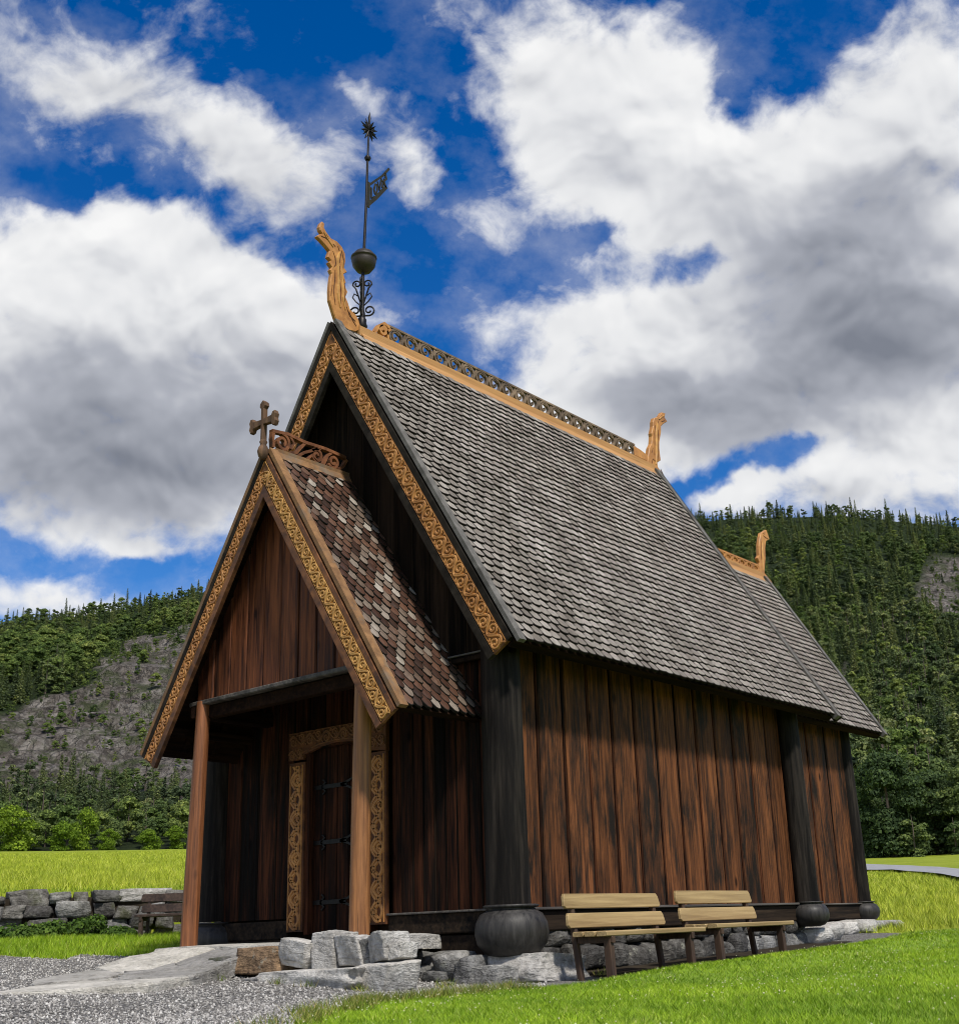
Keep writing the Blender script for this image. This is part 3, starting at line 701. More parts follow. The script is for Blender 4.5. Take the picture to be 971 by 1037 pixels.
def vine(L, w, lam):
    """scrolling vine in a band [0,L]x[0,w]"""
    out = []; t = np.linspace(0, L, int(L/lam*24)); out.append((np.stack([t, w*.5+w*.30*np.sin(2*PI*t/lam)], 1), .11*w))
    k = 0; s = lam*.25
    while s < L-.02:
        sg = 1 if k % 2 == 0 else -1
        out.append((spiral(s, w*.5-sg*w*.14, w*.33, w*.06, sg*PI*.5, -sg*1.55, 20), .10*w))
        out.append((np.array([(s+lam*.2, w*.5+sg*w*.25), (s+lam*.27, w*.5+sg*w*.36), (s+lam*.32, w*.5+sg*w*.42)]), .10*w))
        out.append((np.array([(s-lam*.12, w*.5+sg*w*.36), (s-lam*.2, w*.5+sg*w*.44)]), .09*w))
        s += lam*.5; k += 1
    return out
def knot(L, w, lam):
    """two interlaced strands with rings, as on the door jambs"""
    out = []; n = int(L/lam*26); t = np.linspace(0, L, n)
    for ph, a in ((0, .33), (PI, .33), (PI/2, .20)): out.append((np.stack([t, w*.5+w*a*np.sin(2*PI*t/lam*(1 if a > .3 else 2)+ph)], 1), .13*w))
    s = lam*.25; k = 0
    while s < L:
        out.append((spiral(s, w*.5+(.2*w if k % 2 else -.2*w), w*.20, w*.05, k, 1.3, 14), .09*w)); s += lam*.5; k += 1
    return out
# --- roofs
shingle_roof(NA, -.27, 6.66, .147, .114, .028, .10, 3, verge=(.085, .06)).build('nave_roof', ['shingle', 'soffit', 'shingle_end'], CH)
shingle_roof(CA, 6.40, 10.07, .147, .114, .028, .10, 4, verge=(.0, .06)).build('chancel_roof', ['shingle', 'soffit', 'shingle_end'], CH)
shingle_roof(PA_, -1.20, .02, .122, .104, .024, .07, 5, tip='point', verge=(.09, .0)).build('porch_roof', ['shingle_red', 'soffit', 'shingle_end'], CH)
def verge(A, y0, y1, h0, h1, mat, name, s0=-.06):
    for side in (1, -1):
        fn, L = roof_fn(A, side); mb = MB()
        L2 = L-(.01 if side > 0 else .01)
        v = [fn(s, y, h) for s in (s0, L2) for y in (y0, y1) for h in (h0, h1)]
        mb.add(v, [(0,1,3,2),(4,6,7,5),(0,4,5,1),(2,3,7,6),(0,2,6,4),(1,5,7,3)])
        mb.build(name, mat, CH)
verge(NA, -.31, -.21, .03, .075, 'verge_grey', 'verge_board')
verge(NA, 6.702, 6.76, -.05, .075, 'barge_black', 'verge_board')
verge(NA, 6.60, 6.70, .0, .085, 'verge_grey', 'verge_board')
verge(CA, 10.01, 10.11, .0, .085, 'verge_grey', 'verge_board')
verge(PA_, -1.235, -1.125, .03, .075, 'verge_tan', 'verge_board')
# --- barge boards with carved bands
def barge(A, yf, bands, side, carve_w, lam, gold, ext):
    ax, az_, L = slope(A); k = -az_/ax*1.0
    def fn_(s, o, d): return (side*(ax*s+az_*o), yf-d, A[0]+az_*s-ax*o)
    root = None
    for (o0, o1, d0, d1, mt, nm) in bands:
        mb = MB()
        poly = [(o0*k if True else 0, o0), (L+ext, o0), (L+ext, o1), (o1*k, o1)]
        poly[0] = (o0*(-az_)/ax, o0); poly[3] = (o1*(-az_)/ax, o1)
        mb.prism(poly, fn_, d0, d1, 0)
        if nm == 'bargeboard':
            root = mb.build('bargeboard', mt, CH); c0, c1 = o0, o1; dd = d1
        else: mb.build(nm, mt, root)
    mb = MB(); w = c1-c0; st = (.45*c1+.55*c0)*(-az_)/ax+.02
    f2 = lambda s, t, h: fn_(st+s, c1-t, dd+h)
    for pl, wd in vine(L+ext-st-.03, w, lam): mb.relief(pl, wd*1.7, .016, f2)
    Lc = L+ext-st
    mb.relief([(0, .012), (Lc-.02, .012)], .02, .012, f2); mb.relief([(-.1, w-.012), (Lc-.02, w-.012)], .02, .012, f2)
    mb.build('carving', gold, root)
for side in (1, -1):
    barge(NA, -.27, [(.055, .255, .0, .04, 'carve_ground', 'bargeboard'), (-.005, .052, .0, .05, 'barge_black', 'edge_moulding'), (.258, .335, .0, .055, 'barge_black', 'lower_plank')], side, .2, .27, 'gold', -.02)
    barge(PA_, -1.20, [(.045, .205, .0, .035, 'carve_ground', 'bargeboard'), (-.005, .042, .0, .045, 'barge_black' if side < 0 else 'barge_brown', 'edge_moulding'), (.208, .278, .0, .05, 'barge_brown', 'lower_plank')], side, .16, .22, 'gold' if side < 0 else 'gold_pale', .06)
# --- ridge boards and openwork crests (plane x = 0)
fx = lambda a, b, d: (d, a, b)
def ridge(name, y0, y1, zb, zt, ch, mat, crest_mat, ring, gold_ends):
    mb = MB(); mb.box((-.055, y0, zb), (.055, y1, zt), 0)
    mb.add([(-.11, y0+.03, zb-.06), (-.05, y0+.03, zb+.045), (.05, y0+.03, zb+.045), (.11, y0+.03, zb-.06), (-.11, y1-.03, zb-.06), (-.05, y1-.03, zb+.045), (.05, y1-.03, zb+.045), (.11, y1-.03, zb-.06)],
           [(0,1,5,4),(2,3,7,6),(3,2,1,0),(4,5,6,7)], 0)
    r = mb.build(name, mat, CH)
    c = MB(); ya, yb = gold_ends
    c.strip([(ya, zt+ch-.012), ((ya+yb)/2, zt+ch-.012), (yb, zt+ch-.012)], .028, fx, -.026, .026)
    n = int((yb-ya)/ring); st = (yb-ya)/n; h = ch-.02
    for i in range(n):
        yc = ya+(i+.5)*st; zc = zt+h*.5
        t = np.linspace(0, 2*PI, 15); c.strip(np.stack([yc+st*.40*np.cos(t), zc+h*.46*np.sin(t)], 1), .026, fx, -.022, .022)
        c.strip(spiral(yc, zc, st*.30, st*.07, .6, 1.0, 10), .026, fx, -.016, .016)
        c.strip([(yc+st*.36, zc-h*.46), (yc+st*.5, zc), (yc+st*.62, zc+h*.44)], .024, fx, -.018, .018)
    c.build('openwork_crest', crest_mat, r)
    return r
r = ridge('nave_ridge_board', .10, 6.62, 6.69, 6.82, .22, 'gold_y', 'crest_brown', .262, (.62, 6.12))
e = MB()   # pale carved ends of the crest
e.prism([(6.08,6.84),(6.55,6.84),(6.60,6.93),(6.45,6.955),(6.25,6.99),(6.08,7.0)], fx, -.03, .03, 0, .006)
e.build('crest_end', 'gold', r)
e = MB(); e.strip(spiral(.53, 6.92, .075, .02, -.4, 1.6, 20), .034, fx, -.03, .03); e.strip([(.38,6.84),(.46,6.96),(.55,7.03),(.64,7.0)], .04, fx, -.03, .03); e.strip([(.62,6.84),(.60,6.93),(.66,6.99)], .03, fx, -.03, .03)
e.build('crest_end', 'gold', r)
r = ridge('chancel_ridge_board', 6.7, 10.02, 5.575, 5.69, .14, 'gold_y', 'gold', .24, (6.8, 9.93))
# porch ridge and its leaf scrolls
mb = MB(); mb.box((-.05, -1.13, 4.79), (.05, -.02, 4.86)); mb.add([(-.10,-1.1,4.73),(-.045,-1.1,4.83),(.045,-1.1,4.83),(.10,-1.1,4.73),(-.10,-.03,4.73),(-.045,-.03,4.83),(.045,-.03,4.83),(.10,-.03,4.73)],[(0,1,5,4),(2,3,7,6),(3,2,1,0),(4,5,6,7)])
r = mb.build('porch_ridge_board', 'verge_tan', CH)
c = MB(); W_ = .032
c.strip([(-1.17,5.06),(-.95,5.085),(-.7,5.06),(-.4,5.07),(-.08,5.05)], .036, fx, -.03, .03)
c.strip(spiral(-1.02, 4.965, .105, .025, 1.7, -1.45, 24), .034, fx, -.028, .028)
c.strip([(-1.15,4.87),(-1.16,4.97),(-1.15,5.06)], .036, fx, -.028, .028)
c.strip([(-.93,4.87),(-.82,4.90),(-.76,4.98),(-.70,5.05)], .034, fx, -.026, .026)
c.strip([(-.80,4.87),(-.70,4.94),(-.58,5.0),(-.46,5.06)], .032, fx, -.026, .026)
c.strip(spiral(-.52, 4.95, .085, .02, 2.6, -1.4, 20), W_, fx, -.026, .026)
c.strip(spiral(-.27, 4.95, .085, .02, -2.6, 1.4, 20), W_, fx, -.026, .026)
c.strip([(-.66,4.87),(-.6,4.93),(-.52,4.87)], W_, fx, -.026, .026); c.strip([(-.42,4.87),(-.36,5.0),(-.30,5.05)], W_, fx, -.026, .026)
c.strip([(-.2,4.87),(-.12,4.93),(-.06,5.03)], W_, fx, -.026, .026); c.strip([(-.92,5.07),(-.86,5.0),(-.90,4.92)], .03, fx, -.026, .026)
c.build('openwork_crest', 'crest_red', r)
# --- dragon heads (profile boards with carved ribs)
FD = [(-.293,6.823),(-.365,6.984),(-.371,7.106),(-.359,7.244),(-.341,7.352),(-.366,7.392),(-.341,7.437),(-.393,7.481),(-.354,7.524),(-.408,7.551),(-.38,7.648),(-.437,7.682),(-.517,7.722),(-.586,7.75),(-.548,7.793),(-.499,7.827),(-.539,7.856),(-.55,7.894),(-.531,7.954),(-.502,7.993),(-.466,7.976),(-.471,7.922),(-.44,7.885),(-.359,7.828),(-.258,7.83),(-.176,7.79),(-.124,7.718),(-.116,7.618),(-.136,7.516),(-.09,7.476),(-.147,7.426),(-.105,7.325),(-.133,7.288),(-.077,7.21),(-.111,7.129),(-.065,7.063),(-.034,6.992),(.059,6.961),(.111,6.897),(.153,6.79),(.05,6.72),(-.062,6.70),(-.25,6.74)]
RD = [(6.40,6.708),(6.496,7.0),(6.533,7.10),(6.601,7.187),(6.637,7.326),(6.625,7.377),(6.693,7.527),(6.702,7.604),(6.743,7.684),(6.911,7.763),(7.001,7.867),(7.105,7.881),(7.075,7.795),(7.145,7.742),(7.026,7.667),(6.94,7.596),(6.926,7.487),(6.849,7.278),(6.834,7.163),(6.847,6.964),(6.738,6.897),(6.742,6.825),(6.903,6.724),(6.984,6.618),(7.012,6.498),(6.913,6.555),(6.715,6.68),(6.531,6.68)]
CD = [(9.80,5.56),(9.93,5.70),(9.96,5.88),(9.90,5.95),(9.98,6.02),(10.0,6.2),(10.057,6.34),(10.131,6.477),(10.25,6.53),(10.352,6.588),(10.402,6.518),(10.448,6.428),(10.305,6.355),(10.24,6.2),(10.222,6.018),(10.16,5.85),(10.115,5.719),(10.353,5.609),(10.477,5.436),(10.518,5.365),(10.324,5.466),(10.103,5.54)]
def dragon(poly, th, ribs, eye):
    mb = MB(); mb.prism(poly, fx, -th, th, 0, .010); r = mb.build('dragon_head', 'gold', CH)
    c = MB()
    for sg in (1, -1):
        f = lambda a, b, h: (sg*(th+h), a, b)
        for pl, w in ribs: c.relief(pl, w, .012, f)
    c.build('carved_ribs', 'gold_pale', r)
    d = MB()
    for sg in (1, -1):
        f = lambda a, b, h: (sg*(th+h), a, b)
        for (a, b, s1) in eye: d.relief(s1, .020, .006, f)
    d.build('carved_lines', 'recess', r)
L_ = lambda *p: np.array(p)
dragon(FD, .030, [(L_((-.20,6.95),(-.24,7.12),(-.23,7.3),(-.24,7.45),(-.25,7.6),(-.22,7.7)), .045), (L_((-.12,6.95),(-.16,7.1),(-.17,7.3),(-.19,7.45),(-.17,7.6)), .03), (L_((-.33,7.72),(-.42,7.79),(-.48,7.85)), .03)],
       [(0,0,L_((-.28,6.95),(-.31,7.12),(-.29,7.3),(-.29,7.42))), (0,0,L_((-.33,7.66),(-.29,7.58),(-.28,7.5),(-.31,7.45))), (0,0,L_((-.36,7.76),(-.45,7.79),(-.52,7.78))), (0,0,L_((-.40,7.80),(-.44,7.84))), (0,0,L_((-.33,7.76),(-.29,7.74))), (0,0,L_((-.06,6.95),(0,6.86),(.06,6.80))), (0,0,L_((-.20,6.98),(-.19,7.15),(-.21,7.33),(-.22,7.5))), (0,0,L_((-.13,7.05),(-.12,7.2),(-.145,7.35))), (0,0,L_((-.16,7.5),(-.155,7.62),(-.19,7.73))), (0,0,L_((-.22,7.55),(-.2,7.66),(-.25,7.76))), (0,0,L_((-.10,7.0),(-.05,6.9),(.05,6.86))), (0,0,L_((-.35,7.05),(-.33,7.2)))])
dragon(RD, .038, [(L_((6.68,6.85),(6.74,7.05),(6.76,7.25),(6.78,7.45),(6.82,7.62)), .05), (L_((6.88,7.70),(6.96,7.76),(7.04,7.82)), .035)],
       [(0,0,L_((6.66,7.0),(6.69,7.2),(6.71,7.4),(6.75,7.55))), (0,0,L_((6.95,7.68),(7.05,7.73))), (0,0,L_((6.86,7.66),(6.83,7.60))), (0,0,L_((6.55,6.80),(6.60,6.92),(6.68,6.9))), (0,0,L_((6.74,6.9),(6.78,7.1),(6.80,7.3),(6.84,7.5))), (0,0,L_((6.58,7.02),(6.63,7.12))), (0,0,L_((6.82,6.80),(6.90,6.70),(6.95,6.60)))])
dragon(CD, .034, [(L_((10.05,5.75),(10.10,5.95),(10.12,6.15),(10.16,6.35)), .045)], [(0,0,L_((10.2,6.44),(10.3,6.42),(10.38,6.42))), (0,0,L_((10.04,5.95),(10.06,6.15),(10.1,6.3))), (0,0,L_((10.2,6.48),(10.26,6.48)))])
# --- cross on the porch gable
mb = MB(); yf = -1.27
cp = [(-.026,4.86),(-.024,5.10),(-.13,5.085),(-.145,5.05),(-.175,5.045),(-.195,5.09),(-.185,5.13),(-.195,5.17),(-.175,5.215),(-.145,5.21),(-.13,5.175),(-.024,5.165),(-.026,5.32),(-.05,5.345),(-.045,5.385),(0,5.42),(.045,5.385),(.05,5.345),(.026,5.32),(.024,5.165),(.13,5.175),(.145,5.21),(.175,5.215),(.195,5.17),(.185,5.13),(.195,5.09),(.175,5.045),(.145,5.05),(.13,5.085),(.024,5.10),(.026,4.86)]
cp = [(a*1.14 if abs(a) > .1 else a, b-.03 if b > 5.25 else b) for a, b in cp]
mb.prism(cp, lambda a, b, d: (a, yf-d, b), -.03, .03, 0, .008)
c_ = mb.build('porch_cross', 'cross', CH)
mb = MB(); mb.lathe([(.03,0),(.055,.04),(.065,.09),(.05,.14),(.03,.17),(.045,.2),(.03,.23)], (0, yf, 4.70), 12); mb.build('knob', 'cross', c_)
# --- wrought iron spire
SP = (0, .20)
mb = MB(); mb.tube([(0,.185,6.72),(0,.19,7.05),(0,.20,7.6),(0,.215,7.9)], [.05,.026,.022,.02], 10); mb.tube([(0,.215,7.88),(0,.25,8.6),(0,.27,9.2),(0,.30,9.86)], [.019,.017,.015,.010], 8)
mb.lathe([(.03,-.03),(.045,0),(.03,.03)], (0,.275,9.30), 10); mb.lathe([(.05,0),(.07,.03),(.055,.08),(.06,.12),(.04,.15)], (0,.185,6.82), 12)
spire = mb.build('spire', 'iron', CH)
mb = MB(); mb.lathe([(.03,-.165),(.09,-.14),(.14,-.07),(.155,.0),(.15,.03),(.162,.035),(.162,.055),(.142,.075),(.11,.12),(.06,.15),(.03,.16)], (0,.215,7.77), 24); mb.build('ball', 'ball', spire)
mb = MB()
for a in (0, 90, 180, 270):
    ca, sa = math.cos(math.radians(a+35)), math.sin(math.radians(a+35))
    def W(pl, r, z0): mb.tube([(ca*p[0], .19+sa*p[0], z0+p[1]) for p in pl], r, 6)
    W([(.025,.02)]+list(spiral(.085, .09, .075, .02, -1.9, 1.25, 18)), .011, 6.98)
    W([(.02,.20),(.05,.30),(.08,.40)]+list(spiral(.065, .46, .055, .015, -.2, 1.2, 14)), .011, 6.98)
    W([(.02,.16),(.08,.22),(.12,.28),(.10,.33),(.06,.30)], .009, 6.98)
mb.build('scrollwork', 'iron', spire)
# vane: pierced plate
fv = lambda a, b, d: (d, a, b); mb = MB()
mb.strip([(.29,8.90),(.40,9.02),(.54,9.17),(.66,9.34)], .03, fv, -.008, .008); mb.strip([(.285,8.62),(.42,8.78),(.61,9.04)], .05, fv, -.008, .008)
mb.strip([(.285,8.58),(.29,8.75),(.295,8.95)], .04, fv, -.010, .010); mb.strip([(.60,9.02),(.565,9.10),(.61,9.16),(.59,9.23)], .03, fv, -.008, .008)
for i, gl in enumerate(([(0,.16),(0,0),(.05,.05)], [(.0,.02),(-.015,.08),(.01,.17),(.04,.18),(.045,.10),(.02,.02),(0,.02)], [(-.01,.15),(.02,.03),(.05,.20)], [(-.01,.15),(.02,.10),(.05,.20),(.02,.10),(.01,.02)])):
    y_ = .34+i*.062; z_ = 8.735+i*.078
    mb.strip([(y_+a, z_+b*1.0) for a, b in gl], .022, fv, -.007, .007)
mb.build('weather_vane', 'vane', spire)
mb = MB()
for k in range(8):
    a = PI/8+k*PI/4; u = (math.sin(a), math.cos(a)); ra = .16
    mb.tube([(0,.30,9.74), (0,.30+u[0]*.08,9.74+u[1]*.08), (0,.30+u[0]*ra,9.74+u[1]*ra)], [.012,.018,.003], 6)
    a2 = a+PI/8; u2 = (math.sin(a2), math.cos(a2))
    mb.tube([(0,.30+u2[0]*.05,9.74+u2[1]*.05), (0,.30+u2[0]*.10+u2[1]*.02,9.74+u2[1]*.10-u2[0]*.02), (0,.30+u2[0]*.12,9.74+u2[1]*.12)], [.008,.011,.004], 6)
    u3 = (math.cos(a2)*.12, math.sin(a2)*.12); mb.tube([(0,.30,9.74),(u3[0]*.6,.30,9.74+u3[1]*.6),(u3[0],.30,9.74+u3[1])], [.01,.012,.003], 6)
mb.tube([(0,.30,9.82),(0,.305,9.93),(0,.31,10.02)], [.012,.02,.002], 6)
mb.build('star', 'iron', spire)
# --- walls
def planks(mb, n, u0, u1, z0, z1f, fn, gap=.014, th=.045, bat=True, seed=0, bot=0.0):
    """vertical boards; fn(u, z, depth)"""
    g = np.random.default_rng(seed); w = (u1-u0)/n
    for i in range(n):
        a = u0+i*w+gap/2; b = u0+(i+1)*w-gap/2; d = g.normal()*.004
        b_ = .012
        za = z0-g.random()*bot
        for seg in range(1):
            ta, tb = z1f(a), z1f(b)
            sec = [(a, -.02), (a, th-b_+d), (a+b_, th+d), ((a+b)/2, th+d+.003), (b-b_, th+d), (b, th-b_+d), (b, -.02)]
            vs = [fn(u, za, dd) for u, dd in sec]+[fn(u, ta+(tb-ta)*(u-a)/(b-a), dd) for u, dd in sec]; m = len(sec)
            fs = [(k, k+1, m+k+1, m+k) for k in range(m-1)]+[tuple(range(m)), tuple(range(2*m-1, m-1, -1))]
            mb.add(vs, fs, 0)
        if bat and i > 0:
            u = u0+i*w; vs = []
            sec = [(u-.013, .0), (u-.011, th-.006), (u-.004, th-.001), (u+.004, th-.001), (u+.011, th-.006), (u+.013, .0)]
            vs = [fn(q, za, dd) for q, dd in sec]+[fn(q, z1f(u), dd) for q, dd in sec]; m = 6
            mb.add(vs, [(k, k+1, m+k+1, m+k) for k in range(m-1)]+[tuple(range(m)), tuple(range(2*m-1, m-1, -1))], 1)
def backing(mb, pts): mb.add(pts, [tuple(range(len(pts)))], 1)
mb = MB(); planks(mb, 13, .20, 5.98, -.03, lambda u: 3.05, lambda u, z, d: (2.075+d, u, z), seed=1, gap=.06); backing(mb, [(2.06,0,-.3),(2.06,6.1,-.3),(2.06,6.1,3.1),(2.06,0,3.1)])
mb.build('side_wall', ['plank', 'plank_dark'], CH)
mb = MB(); planks(mb, 13, .20, 5.98, -.03, lambda u: 3.05, lambda u, z, d: (-2.075-d, u, z), seed=2); backing(mb, [(-2.06,0,-.3),(-2.06,6.1,-.3),(-2.06,6.1,3.1),(-2.06,0,3.1)])
mb.build('side_wall', ['plank', 'plank_dark'], CH)
ztop = lambda x: NA[0]-.16-abs(x)*(NA[0]-NA[2])/NA[1]
fy = lambda u, z, d: (u, -d+.05, z)
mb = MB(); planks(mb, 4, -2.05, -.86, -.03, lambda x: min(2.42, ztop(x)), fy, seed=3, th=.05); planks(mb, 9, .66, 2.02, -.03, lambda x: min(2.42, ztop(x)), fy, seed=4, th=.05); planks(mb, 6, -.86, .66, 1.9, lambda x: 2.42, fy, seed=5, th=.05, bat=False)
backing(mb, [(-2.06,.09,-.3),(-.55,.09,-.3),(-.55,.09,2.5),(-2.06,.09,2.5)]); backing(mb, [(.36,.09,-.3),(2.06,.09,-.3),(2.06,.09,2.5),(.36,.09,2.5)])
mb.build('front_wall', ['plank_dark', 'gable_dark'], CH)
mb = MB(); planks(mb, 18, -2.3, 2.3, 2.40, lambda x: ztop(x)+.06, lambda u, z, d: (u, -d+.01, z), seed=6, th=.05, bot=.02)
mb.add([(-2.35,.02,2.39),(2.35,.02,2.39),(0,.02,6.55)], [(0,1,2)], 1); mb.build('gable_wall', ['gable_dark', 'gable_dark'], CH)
mb = MB(); mb.beam((-2.3,-.055,2.385), (2.42,-.055,2.385), .045, .05, 0, .008, (0,1,0)); mb.beam((1.1,-.09,2.43), (2.28,-.09,2.43), .02, .018, 1, .004, (0,1,0)); mb.build('gable_ledge', ['gable_dark', 'verge_grey'], CH)
mb = MB(); planks(mb, 5, 6.28, 9.40, -.03, lambda u: 3.0, lambda u, z, d: (1.40+d, u, z), seed=8, gap=.05); backing(mb, [(1.385,6.0,-.3),(1.385,9.5,-.3),(1.385,9.5,3.0),(1.385,6.0,3.0)]); mb.build('chancel_wall', ['plank', 'plank_dark'], CH)
mb = MB(); planks(mb, 5, 6.28, 9.40, -.03, lambda u: 3.0, lambda u, z, d: (-1.40-d, u, z), seed=9); mb.build('chancel_wall', ['plank', 'plank_dark'], CH)
mb = MB(); mb.add([(-2.1,6.1,-.4),(2.1,6.1,-.4),(2.1,6.1,3.0),(0,6.1,6.45),(-2.1,6.1,3.0)], [(0,1,2,3,4)]); mb.add([(-1.4,9.45,-.4),(1.4,9.45,-.4),(1.4,9.45,3.1),(0,9.45,5.4),(-1.4,9.45,3.1)], [(0,1,2,3,4)]); mb.build('rear_wall', 'plank_dark', CH)
# eaves plate
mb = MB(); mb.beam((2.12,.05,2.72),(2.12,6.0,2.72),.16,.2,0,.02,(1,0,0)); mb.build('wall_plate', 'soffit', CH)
# --- columns with bulb bases
def column(x, y, r, zt, lean, rb, zb0, zb1):
    mb = MB(); h = zt+.02
    mb.lathe([(r*1.04,0),(r*1.02,.3),(r,h*.4),(r*.97,h*.75),(r*.94,h)], (x, y, -.02), 22, 0, lean, .012); o = mb.build('corner_column', 'column', CH)
    b = MB(); H = zb1-zb0
    prof = [(rb*.45,0),(rb*.72,H*.06),(rb*.93,H*.25),(rb,H*.45),(rb*.97,H*.65),(rb*.84,H*.82),(rb*.66,H*.90),(rb*.64,H*.93),(rb*.74,H*.945),(rb*.76,H*.985),(rb*.70,H)]
    b.lathe(prof, (x+.03, y, zb0), 30, 0, (0,0), .006); b.build('bulb_base', 'bulb', o)
column(2.19, 0, .205, 2.60, (-.004, 0), .348, -.47, -.005)
column(2.20, 6.08, .16, 2.64, (-.012, 0), .25, -.33, -.02)
column(1.42, 9.50, .145, 2.84, (-.01, 0), .24, -.30, -.01)
column(-2.19, 0, .18, 2.60, (.004, 0), .30, -.40, -.03)
# --- sills and lower logs
mb = MB(); mb.box((1.98, .2, -.25), (2.15, 5.95, -.055), 0, .012); mb.box((1.96, .2, -.055), (2.19, 5.95, -.03), 1, .006); mb.build('sill_beam', ['sill', 'ledge'], CH)
mb = MB(); mb.box((1.30, 6.25, -.26), (1.48, 9.4, -.05), 0, .012); mb.box((1.28, 6.25, -.05), (1.51, 9.4, -.03), 1, .006); mb.build('sill_beam', ['sill', 'ledge'], CH)
mb = MB(); mb.box((-2.1,-.05,-.24), (-.86,.12,-.05), 0, .012); mb.box((-2.15,-.04,-.33), (-.7,.14,-.245), 0, .01); mb.build('sill_beam', ['sill', 'ledge'], CH)
mb = MB(); mb.box((.66,-.05,-.24), (2.05,.12,-.05), 0, .012); mb.box((.66,-.08,-.05), (2.0,.1,-.03), 1, .006); mb.box((.95,-.02,-.46), (2.1,.14,-.26), 0, .015); mb.build('sill_beam', ['sill', 'ledge'], CH)
# --- portal
fr = MB(); fy2 = lambda a, b, d: (a, -.03-d, b)
fr.box((-.545,-.06,1.75), (.36,.06,1.96)); frame = fr.build('door_frame', 'plank_dark', CH)
def carved(name, poly, relief_l, fmap, mat_bg, gold):
    mb = MB(); mb.prism(poly, fy2, 0, .05, 0, .006); o = mb.build(name, mat_bg, frame)
for (x0, x1, zb, zt_) in ((-.855,-.60,-.17,1.62), (.405,.66,-.13,1.60)):
    mb = MB(); mb.prism([(x0,zb),(x1,zb),(x1,zt_),(x0,zt_)], fy2, 0, .045, 1, .006)
    w = x1-x0-.03
    f = lambda s, t, h: (x0+.015+t, -.03-.045-h, zb+.02+s)
    for pl, wd in knot(zt_-zb-.06, w, .42): mb.relief(pl, wd*1.55, .016, f, 0)
    mb.relief([(0,.014),(zt_-zb-.05,.014)], .03, .012, f); mb.relief([(0,w-.014),(zt_-zb-.05,w-.014)], .03, .012, f)
    mb.build('carved_jamb', ['gold', 'recess'], frame)
for (x0, x1) in ((-.60,-.54), (.35,.405)):
    mb = MB(); mb.box((x0,-.05,-.2), (x1,.06,1.76)); mb.build('inner_jamb', 'plank_dark', frame)
mb = MB(); lp = [(-.86,1.65),(-.62,1.65),(-.60,1.70),(-.35,1.755),(-.1,1.775),(.15,1.76),(.36,1.70),(.40,1.63),(.67,1.60),(.67,1.955),(-.86,1.955)]
mb.prism(lp, fy2, 0, .055, 1, .006)
f = lambda s, t, h: (-.84+s, -.03-.055-h, 1.79+t)
for pl, wd in vine(1.49, .155, .27): mb.relief(pl, wd*1.9, .014, f, 0)
for x0 in (-.85, .42):
    f = lambda s, t, h: (x0+s, -.03-.055-h, 1.64+t)
    for pl, wd in vine(.23, .14, .24): mb.relief(pl, wd*1.9, .014, f, 0)
f = lambda s, t, h: (s, -.03-.055-h, t)
mb.relief([(-.85,1.945),(.66,1.945)], .02, .012, f, 0); mb.relief([(-.6,1.73),(-.35,1.785),(-.1,1.8),(.15,1.79),(.38,1.72)], .018, .012, f, 0)
mb.build('carved_lintel', ['lintel', 'recess'], frame)
mb = MB(); planks(mb, 5, -.55, .37, -.2, lambda x: 1.80, lambda u, z, d: (u, .06-d, z), seed=12, th=.03, bat=False, gap=.008); door = mb.build('door', ['plank_dark', 'plank_dark'], CH)
for z in (1.33, .74, .12):
    mb = MB(); f3 = lambda a, b, d: (a, .025-d, b)
    mb.strip([(-.53,z),(-.3,z),(-.02,z)], .045, f3, 0, .012)
    for sg in (1, -1): mb.strip([(-.12,z),(0,z+sg*.03),(.10,z+sg*.07),(.16,z+sg*.04),(.13,z+sg*.015)], .024, f3, 0, .012); mb.strip([(-.42,z),(-.36,z+sg*.05),(-.40,z+sg*.08)], .02, f3, 0, .012)
    mb.build('strap_hinge', 'iron', door)
mb = MB(); mb.tube([(.25,.0,.62)]+[(.25+.045*math.sin(a),-.015,.62-.045+.045*math.cos(a)) for a in np.linspace(.3,6,14)], .008, 6); mb.build('ring_handle', 'iron', door)
# --- porch
for (xb, yb, xt, yt, r0, r1, mt, zb) in ((-1.267,-1.016,-1.212,-1.0,.089,.074,'post',-.30), (1.254,-1.016,1.285,-1.0,.096,.084,'post_light',-.27)):
    mb = MB(); H = 2.26-zb; mb.lathe([(r0,0),(r0*.99,.4),((r0+r1)/2,H*.5),(r1,H)], (xb, yb, zb), 20, 0, ((xt-xb)/H, (yt-yb)/H), .012); mb.build('porch_post', mt, CH)
zp = lambda x: PA_[0]-.10-abs(x)*(PA_[0]-PA_[2])/PA_[1]
mb = MB(); planks(mb, 10, -1.36, 1.40, 2.27, lambda x: zp(x), lambda u, z, d: (u, -.95-d, z), seed=14, th=.03, bat=False, gap=.014); mb.add([(-1.5,-.945,2.25),(1.5,-.945,2.25),(0,-.945,4.6)], [(0,1,2)], 1); mb.build('porch_gable', ['plank_red', 'gable_dark'], CH)
mb = MB(); mb.beam((-1.40,-.99,2.245),(1.42,-.99,2.275),.13,.05,0,.01,(0,1,0)); mb.beam((-1.34,-.92,2.15),(1.36,-.92,2.17),.10,.14,1,.01,(0,1,0)); mb.build('porch_beam', ['ledge', 'soffit'], CH)
for sg in (1, -1):
    mb = MB(); mb.beam((sg*1.30,-1.05,2.17),(sg*1.30,0,2.17),.14,.16,0,.012,(1,0,0)); mb.beam((sg*1.62,-1.12,1.98),(sg*1.62,0,1.98),.10,.10,0,.012,(1,0,0)); mb.build('porch_plate', 'soffit', CH)
mb = MB()
